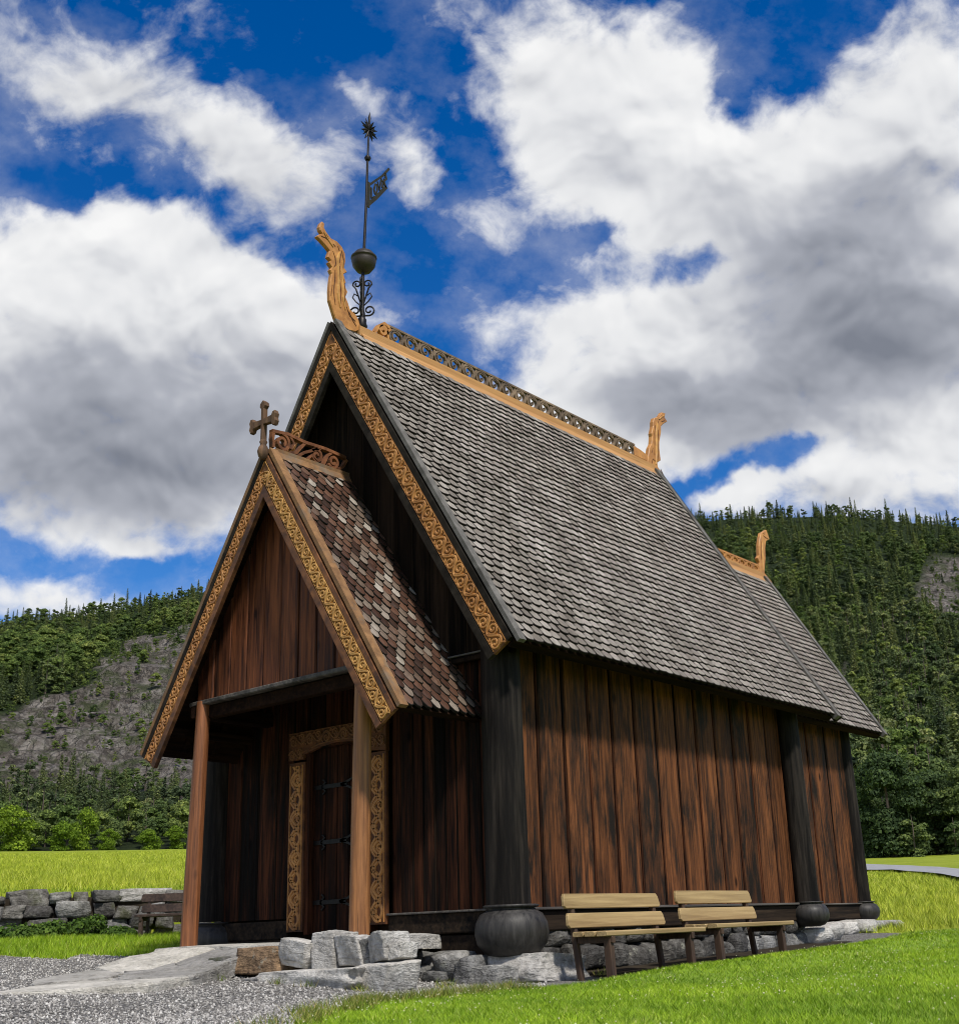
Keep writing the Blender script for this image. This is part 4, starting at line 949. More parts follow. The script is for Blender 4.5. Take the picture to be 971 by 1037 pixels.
for y in (-.8, -.4):
    for sg in (1, -1): mb.beam((sg*.05,y,4.55),(sg*1.82,y,1.80),.07,.09,0,.01,(0,1,0))
mb.build('porch_rafters', 'soffit', CH)
# rafter ends under the nave eave
mb = MB()
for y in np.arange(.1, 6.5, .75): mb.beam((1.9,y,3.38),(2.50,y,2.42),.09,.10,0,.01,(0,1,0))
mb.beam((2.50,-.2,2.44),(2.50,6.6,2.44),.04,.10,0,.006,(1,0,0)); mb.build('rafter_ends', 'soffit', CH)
mb = MB()
for y in np.arange(6.75, 10, .75): mb.beam((1.25,y,3.40),(1.75,y,2.58),.09,.10,0,.01,(0,1,0))
mb.build('rafter_ends', 'soffit', CH)

# ------------------------------------------------------------------ stones
def stone_geo(size, seed, n=7, box=.55, rough=.10):
    """rounded, chipped block from a subdivided cube"""
    g = np.random.default_rng(seed); V = []; idx = {}; F = []
    lin = np.linspace(-1, 1, n)
    def key(p): return tuple(np.round(p, 4))
    def vid(p):
        k = key(p)
        if k not in idx: idx[k] = len(V); V.append(p)
        return idx[k]
    for ax in range(3):
        for sg in (-1, 1):
            for i in range(n-1):
                for j in range(n-1):
                    q = []
                    for (a, b) in ((i,j),(i+1,j),(i+1,j+1),(i,j+1)):
                        p = [0,0,0]; p[ax] = sg; p[(ax+1) % 3] = lin[a]; p[(ax+2) % 3] = lin[b]; q.append(vid(tuple(p)))
                    F.append(q if sg > 0 else q[::-1])
    P = np.array(V, float); r = np.linalg.norm(P, axis=1)[:, None]; sph = P/r*1.15
    P = P*box+sph*(1-box)
    o = g.random(3)*50
    dsp = sum(a*np.sin(P@(g.normal(size=3)*f)+g.random()*6) for f, a in ((1.5,.5),(3,.35),(5,.25),(9,.14),(15,.10),(24,.07)))
    P = P*(1+rough*dsp[:, None]); sk = g.normal(size=(3,3))*.10; P = P+P@sk
    P = P*np.array(size)/2
    return P, np.array(F)
def stone(name, c, size, seed, mat, parent=None, rz=0, **k):
    P, F = stone_geo(size, seed, **k); ca, sa = math.cos(rz), math.sin(rz)
    P = P@np.array(((ca,sa,0),(-sa,ca,0),(0,0,1)))
    if parent is not None: P = P+np.array(c)
    o = np_mesh(name, P, F, mat, parent)
    if parent is None: o.location = c
    return o
g1 = np.random.default_rng(5)
fd = thing('stone_foundation', 'low dry-laid fieldstone footing showing beneath the timber sill', 'foundation', (1.9, 3, -.6), world=True)
y = .55; k = 0
while y < 6.0:
    l = .16+g1.random()*.24
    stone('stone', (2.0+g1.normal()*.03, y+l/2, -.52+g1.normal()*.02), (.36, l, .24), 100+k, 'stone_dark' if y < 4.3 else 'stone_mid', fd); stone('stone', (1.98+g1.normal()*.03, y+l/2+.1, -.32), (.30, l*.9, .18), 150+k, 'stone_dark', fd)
    y += l*.94; k += 1
for i, (x, yy, z, sx, sy, sz) in enumerate([(1.25,-.16,-.50,.26,.28,.24),(1.52,-.2,-.52,.30,.3,.26),(1.78,-.26,-.55,.34,.34,.28),(2.02,-.36,-.58,.30,.3,.24),(1.4,-.4,-.58,.22,.2,.14),(1.72,-.5,-.62,.2,.22,.12),(1.05,.05,-.42,.3,.3,.26),(-1.9,-.02,-.40,.5,.3,.2),(-1.3,0,-.40,.5,.3,.2)]):
    stone('stone', (x, yy, z), (sx, sy, sz), 200+i, 'stone_mid', fd)
for i, (x, yy, z, sx, sy, sz) in enumerate([(2.05,6.3,-.46,.5,.62,.22),(2.0,6.85,-.43,.5,.55,.24),(1.75,7.3,-.40,.5,.5,.25),(1.72,7.9,-.40,.45,.7,.2),(1.65,8.6,-.38,.5,.7,.2),(1.55,9.25,-.37,.55,.75,.18),(1.55,9.85,-.36,.7,.5,.14)]):
    stone('stone', (x, yy, z), (sx, sy, sz), 230+i, 'stone_light', fd)
tag(stone('foundation_boulder', (2.34,.22,-.585), (.56,.80,.25), 301, 'stone_light', box=.85, rough=.075, n=20), 'large flat grey boulder under the front corner column bulb', 'boulder')
tag(stone('foundation_boulder', (2.28,-.34,-.63), (.40,.34,.20), 305, 'stone_mid', box=.7, rough=.08, n=10), 'dark rounded rock left of the large corner boulder', 'boulder')
# porch floor and ramp of flagstones
def slab(poly, z_of, th, seed, label, mat='slab'):
    P = np.array(poly); c = P.mean(0); pts_ = []
    for i in range(len(P)):
        a, b = P[i], P[(i+1) % len(P)]
        for t in np.linspace(0, 1, 5)[:-1]: pts_.append(a+(b-a)*t)
    g = np.random.default_rng(seed); pts_ = np.array(pts_)+g.normal(size=(len(pts_),2))*.018
    mb = MB(); n = len(pts_); vs = []
    for sc_, dz in ((1.0,-th), (1.0,-.02), (.985,0), (.6,.008)):
        for p in pts_:
            q = c+(p-c)*sc_; vs.append((q[0]-c[0], q[1]-c[1], z_of(*q)+dz-z_of(*c)+g.normal()*.004))
    fs = []
    for k_ in range(3):
        for i in range(n): j = (i+1) % n; fs.append((k_*n+i, k_*n+j, k_*n+n+j, k_*n+n+i))
    vs.append((0,0,.01)); 
    for i in range(n): fs.append((3*n+i, 3*n+(i+1) % n, 4*n))
    mb.add(vs, fs); o = mb.build('paving_slab', mat); o.location = (c[0], c[1], z_of(*c)); return tag(o, label, 'paving slab')
zr = lambda x, y: -.275-.25*min(.85, max(0, -(y+1.15)))-.03*max(0, -(y+2))+(.03*max(0, -x) if y < -1.4 else 0)
slab([(-1.75,.02),(-.1,.02),(-.08,-1.2),(-1.55,-1.16)], zr, .25, 1, 'wide flat porch floor slab at the left post')
slab([(-.085,.02),(1.35,.0),(1.30,-1.12),(-.065,-1.2)], zr, .10, 2, 'porch floor slab in front of the door')
slab([(1.37,-.3),(1.60,-.35),(1.78,-1.10),(1.32,-1.12)], lambda x, y: -.24, .12, 3, 'small flagstone right of the right porch post', 'stone_light')
slab([(-1.48,-1.18),(-.55,-1.21),(-.5,-1.75),(-.62,-2.2),(-1.42,-1.98)], zr, .16, 4, 'sloping left slab of the porch ramp below the left post')
slab([(-.53,-1.21),(.10,-1.23),(.18,-1.60),(-.14,-1.88),(-.48,-1.74)], lambda x, y: zr(x, y)-.012, .16, 14, 'sloping slab of the porch ramp beside the rust brown stone')
slab([(-1.36,-2.02),(-.60,-2.23),(-.25,-2.55),(-.2,-3.35),(-.75,-3.0)], zr, .15, 5, 'long thin left slab low on the porch ramp')
slab([(-.57,-2.20),(-.46,-1.78),(-.12,-1.92),(.22,-1.66),(.62,-2.35),(.10,-2.75),(-.22,-2.52)], lambda x, y: zr(x, y)+.006, .15, 15, 'broad middle slab low on the porch ramp')
slab([(-.22,-2.58),(.10,-2.79),(.64,-2.40),(1.0,-3.05),(.2,-4.0),(-.17,-3.4)], lambda x, y: zr(x, y)-.008, .15, 16, 'lowest ramp slab running out onto the gravel')
# edging stones along the platform front
for nm, c, s, sd, mt, lb, kw in [
    ('edging_stone', (.42,-1.36,-.42), (.64,.32,.22), 41, 'stone_brown', 'rust brown wedge stone at the left end of the platform edge', dict(box=.66)),
    ('edging_stone', (.02,-1.55,-.47), (.20,.20,.17), 42, 'stone_wall', 'small dark block beside the rust brown wedge stone', dict(box=.85)),
    ('edging_stone', (.90,-1.32,-.375), (.40,.34,.29), 43, 'stone_light', 'white rounded block left in the upper platform row', dict(box=.78)),
    ('edging_stone', (1.22,-1.27,-.36), (.26,.32,.29), 44, 'stone_light', 'narrow upright pale block beside the white rounded block', dict(box=.86)),
    ('edging_stone', (1.51,-1.27,-.355), (.32,.32,.28), 45, 'stone_light', 'pale cracked block below the right porch post', dict(box=.88)),
    ('edging_stone', (1.72,-1.24,-.37), (.11,.26,.22), 46, 'stone_mid', 'thin grey stone wedged between two pale blocks', dict(box=.8)),
    ('edging_stone', (1.90,-1.27,-.335), (.30,.34,.26), 47, 'stone_light', 'big pale block on the right upper corner of platform', dict(box=.88)),
    ('edging_stone', (2.07,-1.28,-.37), (.14,.24,.13), 48, 'stone_light', 'small pale stone at the far right end of platform', dict(box=.8)),
    ('edging_stone', (1.20,-1.50,-.60), (1.15,.40,.21), 49, 'stone_light', 'long white base slab under the upper platform row', dict(box=.85)),
    ('edging_stone', (1.93,-1.38,-.575), (.54,.34,.26), 50, 'stone_light', 'long pale base block under the right platform corner', dict(box=.88)),
    ('edging_stone', (.60,-1.62,-.61), (.28,.24,.13), 51, 'stone_light', 'small pale stone half sunk in gravel before the base slab', dict(box=.8))]:
    tag(stone(nm, c, s, sd, mt, n=17, rough=.065, rz=g1.normal()*.06, **kw), lb, 'stone', 'edging stones along the porch platform')
# dry stone wall, left background
wl = thing('stone_wall', 'low dry stone retaining wall between gravel yard and bright field', 'stone wall', (*at_pol(-57, 21.3)[:2], 0), world=True)
az = -69.0; cnt = 0
def wall_pt(az, D, z): return (CX+D*math.sin(math.radians(az)), CY+D*math.cos(math.radians(az)), z)
for row, (zc, hgt) in enumerate(((-.10,.26), (.09,.25), (.28,.24), (.47,.22))):
    az = -68.0+row*.4
    while az < -48:
        l = .28+g1.random()*.38; da = math.degrees(l/21.2); a = az+da/2
        if cnt < 99:
            big = (row == 3 and -56.2 < a < -55.0)
            stone('stone', wall_pt(a, 21.25+row*.05+g1.normal()*.06, zc+g1.normal()*.02+(.02 if big else 0)), ((l*.96 if not big else l*1.3), .42, hgt*(.92+.14*g1.normal())), 400+cnt, 'stone_light' if big else ('stone_wall', 'stone_wall', 'stone_mid')[cnt % 3], wl, rz=-math.radians(a)+g1.normal()*.12, box=.70, rough=.10, n=9)
        cnt += 1; az += da*1.0
mb = MB(); ca_ = np.radians(np.arange(-68.6, -47.4, 1.0)); vs = []
for a in ca_:
    for D in (21.28, 21.6):
        for z in (-.3, .50): vs.append((CX+D*math.sin(a), CY+D*math.cos(a), z))
fs = []
for i in range(len(ca_)-1):
    b = 4*i; fs += [(b, b+4, b+5, b+1), (b+2, b+3, b+7, b+6), (b+1, b+5, b+7, b+3)]
fs += [(0,1,3,2), (len(vs)-4, len(vs)-2, len(vs)-1, len(vs)-3)]
mb.add(vs, fs); mb.build('dark_wall_backing', 'dark_fill', wl)  # added dark backing; makes the gaps between the wall stones read black
# weeds along the wall foot
def weed(az, D, R, h, seed, lb):
    vf = broad(h, R, 16, 130, seed, .0, .045); x, y, z = at_pol(az, D)
    e = thing('weed_clump', lb, 'plant', (x, y, z-.03), 'weeds along the stone wall'); me = np_mesh('', vf[0], vf[1], 'weed'); me.name = 'leaves'; link('leaves', me, e)
    b = MB()
    for k_ in range(6): a = k_; b.tube([(0,0,-.05),(.1*R*math.cos(a),.1*R*math.sin(a),h*.4),(.4*R*math.cos(a),.4*R*math.sin(a),h*.75)], [.008,.006,.003], 5)
    b.build('stems', 'weed', e)
weed(-61.0, 20.6, .5, .20, 1, 'low dark weed patch at the left end of wall foot'); weed(-59.0, 20.5, .6, .26, 2, 'widest weed clump leaning on the middle of the stone wall')
weed(-57.6, 20.6, .45, .34, 3, 'tall nettle like weed clump against the wall stones'); weed(-56.4, 20.3, .35, .16, 4, 'small low weed tuft left of the dark bench'); weed(-59.9, 20.2, .4, .2, 6, 'small weed tuft on grass before the wall')

# ------------------------------------------------------------------ benches
def make_bench(name, label, L, mats, far=False):
    e = thing(name, label, 'bench', (0,0,0), 'wooden benches by the church')
    seat, legm = mats
    def board(nm, y0, y1, x, z0, z1, tilt, m):
        mb = MB(); xo = .035; hw = (y1-y0)/2; c = .025
        poly = [(y0+c,z0),(y1-c,z0),(y1,z0+c),(y1-.02,z1-c),(y1-.045,z1),(y0+.03,z1),(y0+.01,z1-c),(y0,z0+c)]
        mb.prism(poly, lambda a, b, d: (x+d+(b-z0)*tilt, a, b), -xo/2, xo/2, 0, .006); return mb.build(nm, m, e)
    board('back_board', .0, L, .03, .43, .56, -.15, seat); board('back_board', -.02, L-.04, .005, .60, .73, -.15, seat)
    mb = MB()
    for k in range(3): mb.beam((.12+.13*k,.02,.375),(.12+.13*k,L+.10,.375),.118,.045,0,.008,(1,0,0))
    mb.build('seat', seat, e)
    for y in (.12, L-.14):
        mb = MB(); mb.beam((.07,y,-.05),(-.03,y,.70),.055,.05,0,.006,(1,0,0)); mb.build('back_leg', legm, e)
        mb = MB(); mb.beam((.40,y,-.05),(.38,y,.35),.075,.06,0,.006,(1,0,0)); mb.build('front_leg', legm, e)
        mb = MB(); mb.beam((.06,y,.325),(.44,y,.325),.05,.06,0,.006,(0,1,0)); mb.build('seat_bearer', legm, e)
    return e
def place_copy(src, loc, rz, label):
    r = src.copy(); COL.objects.link(r); r.location = loc; r.rotation_euler = (0,0,rz); r['label'] = label
    for ch in src.children:
        c = ch.copy(); COL.objects.link(c); c.parent = r
    return r
b1 = make_bench('park_bench', 'pale wooden bench right beside the front corner boulder', 1.60, ('bench', 'bench_leg'))
b1.location = (2.84, .0, -.665)
place_copy(b1, (2.86, 1.86, -.64), .01, 'pale wooden bench farther along the wall, nearer the chancel')
b3 = make_bench('park_bench', 'dark brown old bench standing before the stone wall', 1.6, ('bench_dark', 'bench_dark'))
x, y, z = at_pol(-55.55, 20.0); b3.location = (x, y, z-.02); b3.rotation_euler = (0, 0, math.radians(-52)); b3.scale = (.9, .9, .9)

# ------------------------------------------------------------------ grass and loose gravel
def blades(name, pts2, h, w, lean, mat, label, hv=.5, zoff=0):
    n = len(pts2); g = np.random.default_rng(n)
    z = ground_z(pts2[:,0], pts2[:,1])+zoff; base = np.stack([pts2[:,0], pts2[:,1], z], 1)
    a = g.random(n)*2*PI; d = np.stack([np.cos(a), np.sin(a), np.zeros(n)], 1); hh_ = (h*(1-hv/2+hv*g.random(n)))[:, None]; ww_ = w if np.isscalar(w) else w[:, None]
    b = g.random(n)*2*PI; ld = np.stack([np.cos(b), np.sin(b), np.zeros(n)], 1)*lean*(.3+g.random((n,1)))*hh_
    V = np.stack([base-d*ww_/2, base+d*ww_/2, base+ld+np.array((0,0,1.))*hh_], 1).reshape(-1, 3)
    o = np_mesh(name, V, np.arange(3*n).reshape(n, 3), mat); return tag(o, label, 'grass', kind='stuff')
def sample_polar(az0, az1, D0, D1, dens_fn, seed):
    g = np.random.default_rng(seed); out = []
    D = D0
    while D < D1:
        st = max(.25, D*.03); area = math.radians(az1-az0)*D*st; n = int(area*dens_fn(D))
        a = np.radians(az0+g.random(n)*(az1-az0)); r = D+g.random(n)*st; out.append(np.stack([CX+r*np.sin(a), CY+r*np.cos(a)], 1)); D += st
    return np.concatenate(out)
P_ = sample_polar(-56, -8, 5.0, 19, lambda D: 4600*min(1, (8/D)**1.5), 1)
jx = .12*(fbm(P_[:,0]*3, P_[:,1]*3, 4)-.5)*2
inl = in_poly(P_[:,0]+jx, P_[:,1]+jx, np.array(LAWN)); P_ = P_[inl]
Dp = np.hypot(P_[:,0]-CX, P_[:,1]-CY)
blades('lawn_grass', P_, (.024+.020*fbm(P_[:,0]*1.5, P_[:,1]*1.5, 8)), .0055*np.clip(Dp/8, 1, 2.2), 1.3, 'lawn_blade', 'short mown green lawn grass in front of the church', zoff=.0)
g = np.random.default_rng(77); Q_ = P_[g.random(len(P_)) < .011*np.clip(fbm(P_[:,0]*.9, P_[:,1]*.9, 77)*3-1, 0, 2)]
r_ = (.0045+.003*g.random(len(Q_)))[:, None, None]; o6 = np.array([(1,0,0),(0,1,0),(-1,0,0),(0,-1,0),(0,0,.8),(0,0,-.8)], float); f8 = np.array([(0,1,4),(1,2,4),(2,3,4),(3,0,4),(1,0,5),(2,1,5),(3,2,5),(0,3,5)])
V_ = o6[None]*r_+np.stack([Q_[:,0], Q_[:,1], ground_z(Q_[:,0], Q_[:,1])+.030+.02*g.random(len(Q_))], 1)[:, None]
M['clover'] = plain('clover_flower', (.52,.52,.36), .8, .2, 9)
tag(np_mesh('clover_flowers', V_.reshape(-1,3), (f8[None]+np.arange(len(Q_))[:,None,None]*6).reshape(-1,3), 'clover'), 'tiny pale clover flower heads scattered through the lawn', 'flowers', kind='stuff')
# unmown grass right of the chancel
P_ = sample_polar(-30, -8, 12, 55, lambda D: 420*min(1, (16/D)**1.5), 2); _a, _d = polar(P_[:,0], P_[:,1]); P_ = P_[_d < np.interp(_a, [-30,-23.6,-20,-17,-4], [90,56,38,31,18])-1.5]
P_ = P_[~in_poly(P_[:,0], P_[:,1], np.array(LAWN)) & ~in_poly(P_[:,0], P_[:,1], np.array([(-1.6,6),(2.3,6),(2.3,6.3),(1.8,6.4),(1.8,9.9),(-1.6,9.9)]))]
P_ = P_[~in_poly(P_[:,0], P_[:,1], np.array(GRAVEL))]
Dp = np.hypot(P_[:,0]-CX, P_[:,1]-CY)
blades('meadow_grass', P_, .13*(.5+fbm(P_[:,0]*.6, P_[:,1]*.6, 8)), .008*np.clip(Dp/14, 1, 3), .9, 'hay_blade', 'tall yellow green unmown grass between chancel and road')
P_ = sample_polar(-70, -47, 21.7, 150, lambda D: 260*min(1, (23/D)**1.8), 3); Dp = np.hypot(P_[:,0]-CX, P_[:,1]-CY)
blades('field_grass', P_, .13*(.5+fbm(P_[:,0]*.6, P_[:,1]*.6, 9)), .010*np.clip(Dp/20, 1, 3.5), .8, 'hay_blade', 'tall yellow green hay grass on the field above the wall')
# grass strip in front of the wall and stray tufts
P_ = sample_polar(-70, -50, 13.5, 21.4, lambda D: 1500*(13/D), 4); edge = fbm(P_[:,0]*.8, P_[:,1]*.8, 14)
P_ = P_[~in_poly(P_[:,0]+.3*(edge-.5), P_[:,1]+.5*(edge-.5), np.array(GRAVEL)) & ~in_poly(P_[:,0], P_[:,1], np.array([(-2.5,-.2),(2.4,-.2),(2.4,6.3),(-2.5,6.3)]))]
blades('verge_grass', P_, .08*(.5+fbm(P_[:,0]*1.2, P_[:,1]*1.2, 8)), .009, .7, 'lawn_blade', 'green grass strip at the foot of the stone wall')
g = np.random.default_rng(31); tp = []
for i in range(90):
    k_ = g.integers(1, 5); a, b = np.array(EDGE[k_]), np.array(EDGE[k_+1]); c = a+(b-a)*g.random()+g.normal(size=2)*.10
    tp.append(c+g.normal(size=(int(20+60*g.random()), 2))*(.03+.04*g.random()))
for (x, y) in [(1.0,-1.75),(1.75,-1.6),(2.3,-1.0),(2.62,-.55),(2.1,-.75),(.3,-1.85),(1.4,-1.72),(2.7,.75),(1.95,-1.62),(-.2,-2.0)]: tp.append(np.array((x, y))+g.normal(size=(50, 2))*.05)
tp = np.concatenate(tp); blades('edge_tufts', tp, .075*np.ones(len(tp)), .007, .9, 'tuft_blade', 'loose grass tufts where the gravel meets the lawn and the steps')
# loose stones on the gravel
P_ = sample_polar(-66, -38, 5.5, 17, lambda D: 1500*min(1, (8/D)**1.3), 6)
P_ = P_[in_poly(P_[:,0], P_[:,1], np.array(GRAVEL))]
n = len(P_); g = np.random.default_rng(9); oct_ = np.array([(1,0,0),(0,1,0),(-1,0,0),(0,-1,0),(0,0,1),(0,0,-1)], float); of = np.array([(0,1,4),(1,2,4),(2,3,4),(3,0,4),(1,0,5),(2,1,5),(3,2,5),(0,3,5)])
sz = (.006+.009*g.random(n)**2)[:, None, None]; V = oct_[None]*sz*(np.array((1,1,.7))+.45*g.normal(size=(n,6,3)))
ang = g.random(n)*2*PI; ca, sa = np.cos(ang), np.sin(ang); Rm = np.zeros((n,3,3)); Rm[:,0,0] = ca; Rm[:,0,1] = -sa; Rm[:,1,0] = sa; Rm[:,1,1] = ca; Rm[:,2,2] = 1
V = np.einsum('nij,nkj->nki', Rm, V)+np.stack([P_[:,0], P_[:,1], ground_z(P_[:,0], P_[:,1])+.014], 1)[:, None]
m_, nt_, p_ = new_mat('loose_gravel'); n_ = N(nt_); n_.put(p_.inputs['Base Color'], n_.ramp(n_.geo('Random Per Island'), [(0,(.13,.12,.108)),(.5,(.28,.265,.242)),(.85,(.41,.39,.36)),(1,(.56,.54,.50))])); p_.inputs['Roughness'].default_value = .85
tag(np_mesh('gravel_stones', V.reshape(-1,3), (of[None]+np.arange(n)[:,None,None]*6).reshape(-1,3), m_), 'loose grey gravel stones in the yard before the porch', 'gravel', kind='stuff')

# ------------------------------------------------------------------ camera, light, sky
cam = bpy.data.cameras.new('camera'); co_ = bpy.data.objects.new('camera', cam); COL.objects.link(co_)
cam.sensor_fit = 'VERTICAL'; cam.sensor_height = 36; cam.lens = 1237.341*36/1037
cam.shift_x = (485.5-528.566)/1037; cam.shift_y = (543.968-518.5)/1037
cam.clip_start = .1; cam.clip_end = 8000
mw = Matrix.Identity(4)
for i, v in enumerate((Rv, Uv, -Fv)):
    for j in range(3): mw[j][i] = v[j]
mw.translation = (CX, CY, CZ); co_.matrix_world = mw
SC.camera = co_
SUN_EL, SUN_AZ = math.radians(52), math.radians(22)
sd = Vector((math.cos(SUN_AZ)*math.cos(SUN_EL), -math.sin(SUN_AZ)*math.cos(SUN_EL), math.sin(SUN_EL)))
sl = bpy.data.lights.new('sun', 'SUN'); sl.energy = 2.8; sl.angle = math.radians(5); sl.color = (1.0, .95, .87)
so = bpy.data.objects.new('sun', sl); COL.objects.link(so); so.rotation_euler = sd.to_track_quat('Z', 'Y').to_euler(); so.location = (20, -20, 40)

W = bpy.data.worlds.new('World'); SC.world = W; W.cycles.sampling_method = 'MANUAL'; W.cycles.sample_map_resolution = 512; W.use_nodes = True; nt = W.node_tree; nt.nodes.clear(); n = N(nt)
out = nt.nodes.new('ShaderNodeOutputWorld'); bg = nt.nodes.new('ShaderNodeBackground'); nt.links.new(bg.outputs[0], out.inputs[0])
sky = nt.nodes.new('ShaderNodeTexSky'); sky.sky_type = 'NISHITA'; sky.sun_disc = False; sky.sun_elevation = SUN_EL; sky.sun_rotation = math.atan2(sd.x, sd.y); sky.altitude = 300; sky.air_density = 1.0; sky.dust_density = .3; sky.ozone_density = 3
STR = .1
DENS = [(-.318,.150,.10,.016,-.30,-.55),(-.222,.108,.05,.018,-.38,-.38),(-.376,.17,.04,.016,-.04,-.3),(-.035,.18,.025,.045,-.04,-.3),(-.09,.03,.05,.07,0,-.25),(.02,.05,.03,.03,0,-.2),(-.10,.27,.05,.03,0,-.3),(-.347,.229,.084,.038,-.38,.75),(-.248,.206,.092,.028,-.42,.6),(-.193,.151,.042,.037,-.56,.6),(-.303,.193,.046,.019,-.38,-.2),(-.133,.238,.011,.025,.54,.38),(-.117,.212,.016,.015,-.04,.3),(-.086,.15,.02,.027,.3,.6),(-.042,.113,.033,.012,-.3,.5),(-.042,.272,.027,.022,-.04,.42),(-.028,.216,.017,.022,-.04,.35),(-.367,.095,.103,.043,-.04,.8),(-.258,.073,.094,.044,-.42,.75),(-.327,.017,.176,.08,-.04,1.),(-.209,.032,.063,.048,-.39,.6),(-.351,-.07,.162,.045,-.04,.85),(-.205,-.084,.073,.049,-.04,.6),(-.388,-.12,.081,.012,-.18,.55),(-.328,-.139,.033,.007,-.04,.5),(-.418,-.175,.069,.024,-.22,1.),(.032,.21,.043,.068,-.04,.85),(.094,.177,.07,.068,-.04,.9),(.134,.228,.039,.045,-.04,.4),(.155,.129,.087,.05,-.38,.8),(.084,.117,.055,.031,-.04,.3),(.272,.125,.11,.077,-.04,1.),(.323,.205,.052,.039,.48,.6),(.28,.032,.127,.095,-.04,1.),(.137,.006,.088,.06,-.04,.95),(.077,.02,.048,.036,-.04,.7),(.025,.014,.02,.02,-.04,.5),(.036,.088,.055,.031,-.04,.25),(-.022,.036,.024,.017,-.04,.42),(.184,-.048,.121,.044,-.04,.7),(.321,-.073,.073,.045,-.04,.9),(.183,-.111,.036,.011,.1,.85),(.256,-.113,.049,.023,-.04,.6),(.055,-.046,.048,.048,-.04,.7),(.23,.239,.035,.037,-.37,-.75),(.176,.193,.02,.024,-.04,-.75),(.138,.07,.03,.014,-.04,-1.0),(.068,.095,.022,.015,-.04,-.8),(.035,.075,.03,.02,-.4,-.45),(.216,-.09,.018,.02,-.04,-.9),(.155,-.1,.048,.009,.28,-.6),(.292,.255,.023,.01,.3,-.3),(-.408,-.159,.164,.012,-.15,-.2)]
SHADE = [(.28,.04,.087,.055,-.04,.6),(.264,-.015,.104,.044,-.04,.4),(.168,-.055,.072,.026,-.04,.5),(.241,.091,.063,.039,-.04,.3),(.308,.123,.047,.038,-.04,.3),(.131,.123,.071,.023,-.38,.22),(.063,.193,.031,.045,-.04,.12),(-.364,-.038,.121,.04,-.04,.6),(-.312,-.09,.154,.03,-.04,.6),(-.217,-.019,.072,.048,-.04,.4),(-.367,.018,.072,.028,-.04,.3),(.272,-.124,.081,.013,-.04,.25),(-.303,.201,.1,.027,-.38,.2),(-.194,.143,.047,.038,-.04,.18),(.096,-.032,.048,.032,-.04,.35),(.137,.037,.048,.016,-.04,.15),(.332,-.002,.048,.032,-.04,.2)]
dirv = n.coord('Generated')
a0, e0 = math.radians(-38), math.radians(26)
Fk = (math.sin(a0)*math.cos(e0), math.cos(a0)*math.cos(e0), math.sin(e0)); Ek = (math.cos(a0), -math.sin(a0), 0); Vk = tuple(Vector(Ek).cross(Vector(Fk)))
den = n.math('MAXIMUM', n.vmath('DOT_PRODUCT', dirv, Fk), .05)
uv0 = n.comb(n.math('DIVIDE', n.vmath('DOT_PRODUCT', dirv, Ek), den), n.math('DIVIDE', n.vmath('DOT_PRODUCT', dirv, Vk), den), 0)
w1 = n.vmath('SUBTRACT', n.noise(uv0, 9, 4, .6, out='Color'), (.5,.5,.5)); w2 = n.vmath('SUBTRACT', n.noise(uv0, 30, 4, .6, out='Color'), (.5,.5,.5))
uvw = n.vmath('ADD', n.vmath('ADD', uv0, n.scale_vec(w1, .075)), n.scale_vec(w2, .022))
uvw = n.vmath('MULTIPLY', uvw, (1, 1, 0))
uvs = n.vmath('MULTIPLY', n.vmath('ADD', uv0, n.scale_vec(w1, .05)), (1, 1, 0))
def blobs(L, uv, base):
    acc = base
    for (u, v, sx, sy, rot, amp) in L:
        q = n.mapping(uv, loc=(u, v, 0), rot=(0, 0, rot), scale=(sx*1.05, sy*1.05, 1), typ='TEXTURE')
        g_ = n.math('POWER', .42, n.vmath('DOT_PRODUCT', q, q)); acc = n.math('MULTIPLY_ADD', g_, amp, acc)
    return acc
dn = n.math('MINIMUM', blobs(DENS, uvw, .02), 1.15)
pn = n.mapping(uv0, loc=(3.1, 1.7, 0), rot=(0, 0, -.4), scale=(1, 1.25, 1))
pn = n.vmath('ADD', pn, n.scale_vec(w1, .03))
p0 = n.noise(pn, 12, 9, .60, .25); p2 = n.noise(pn, 12, 3, .55, .25); p1 = n.noise(n.vmath('ADD', pn, (.009, .015, 0)), 12, 3, .55, .25)
dn = n.math('ADD', dn, n.math('MULTIPLY', n.math('SUBTRACT', p0, .49), 2.1)); dn = n.math('ADD', dn, n.math('MULTIPLY', n.math('SUBTRACT', n.noise(pn, 38, 6, .62, .5), .5), .55))
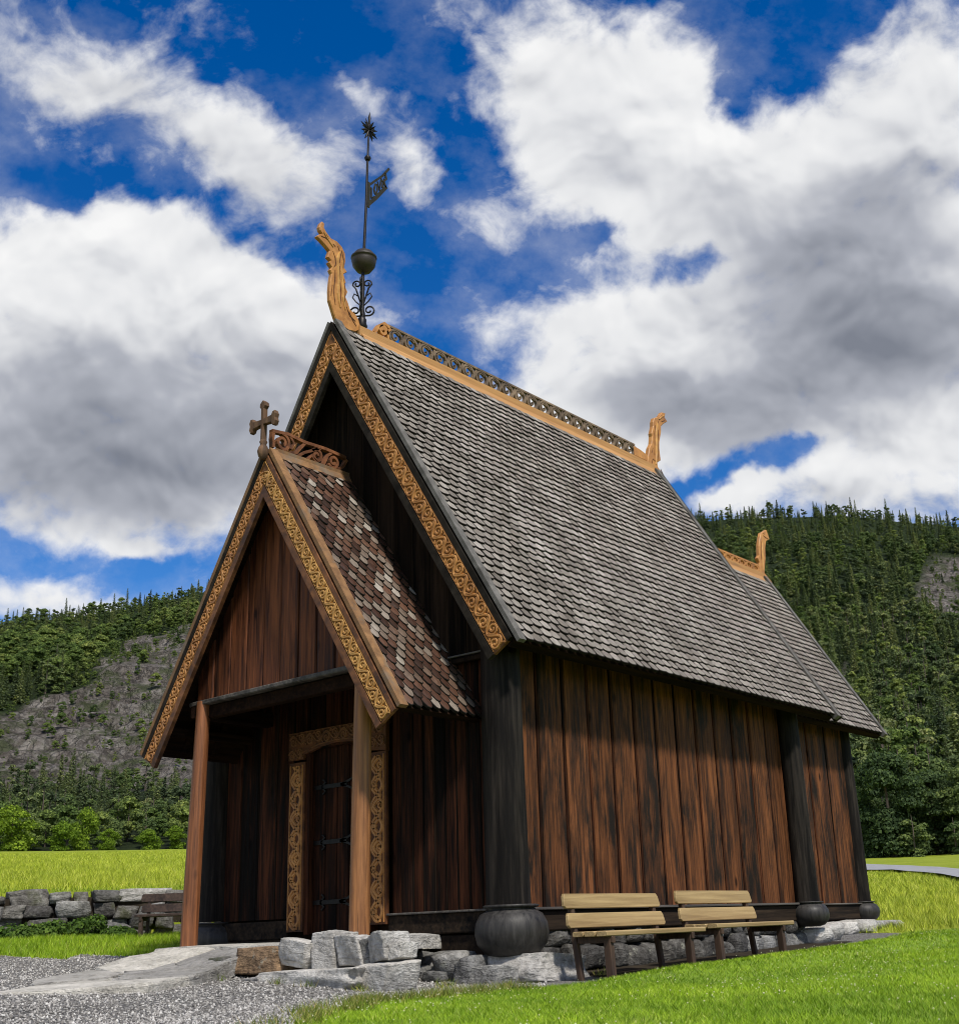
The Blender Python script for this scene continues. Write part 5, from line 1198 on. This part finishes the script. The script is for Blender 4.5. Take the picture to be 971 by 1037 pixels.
# away from the photographed part of the sky: ordinary broken cloud
ood = n.mapr(n.vmath('LENGTH', uv0), .42, .7); far_n = n.math('MULTIPLY_ADD', n.noise(dirv, 2.6, 8, .6), 3.2, -1.15)
dn = n.math('ADD', n.math('MULTIPLY', dn, n.math('SUBTRACT', 1, ood)), n.math('MULTIPLY', far_n, ood))
alpha = n.mapr(dn, .12, .98, 0, 1, True)
veil = n.math('MULTIPLY', n.mapr(n.noise(n.mapping(uv0, loc=(2.2, .4, 0), rot=(0, 0, .5), scale=(1, 1.3, 1)), 9, 7, .6, 0), .46, .72), n.mapr(dn, -.5, .3))
alpha = n.math('MAXIMUM', alpha, n.math('MULTIPLY', veil, .28))
sh = n.math('ADD', blobs(SHADE, uvs, .0), n.math('MULTIPLY', n.math('SUBTRACT', p1, p2), 1.0))
sh = n.math('ADD', sh, n.math('MULTIPLY', n.math('SUBTRACT', n.noise(uv0, 7, 6, .55, .1), .5), .42))
cl = n.ramp(n.math('ADD', n.math('MULTIPLY', sh, .8), .15), [(0, (1.0,1.0,1.0)), (.22, (.84,.85,.87)), (.52, (.46,.48,.54)), (.9, (.22,.24,.29))])
edge_thin = n.mapr(alpha, 0, 1, .82, 1.0)
hs = nt.nodes.new('ShaderNodeHueSaturation'); hs.inputs['Saturation'].default_value = 1.42; hs.inputs['Value'].default_value = .76; hs.inputs['Hue'].default_value = .512; nt.links.new(sky.outputs[0], hs.inputs['Color'])
CLK = 5.6
col = n.mix(alpha, hs.outputs[0], n.vmath('MULTIPLY', cl, (CLK, CLK, CLK)))
nt.links.new(col, bg.inputs[0]); bg.inputs[1].default_value = STR

SC.view_settings.view_transform = 'Standard'; SC.view_settings.look = 'None'; SC.view_settings.gamma = 1; SC.view_settings.use_curve_mapping = False
SC.view_settings.exposure = .75
SC.render.engine = 'CYCLES'
SC.cycles.max_bounces = 6; SC.cycles.diffuse_bounces = 3; SC.cycles.glossy_bounces = 2; SC.cycles.transparent_max_bounces = 4
SC.cycles.use_denoising = True; SC.cycles.filter_width = 1.05
for o in list(bpy.data.objects):
    if 'wc' in o.keys(): del o['wc']
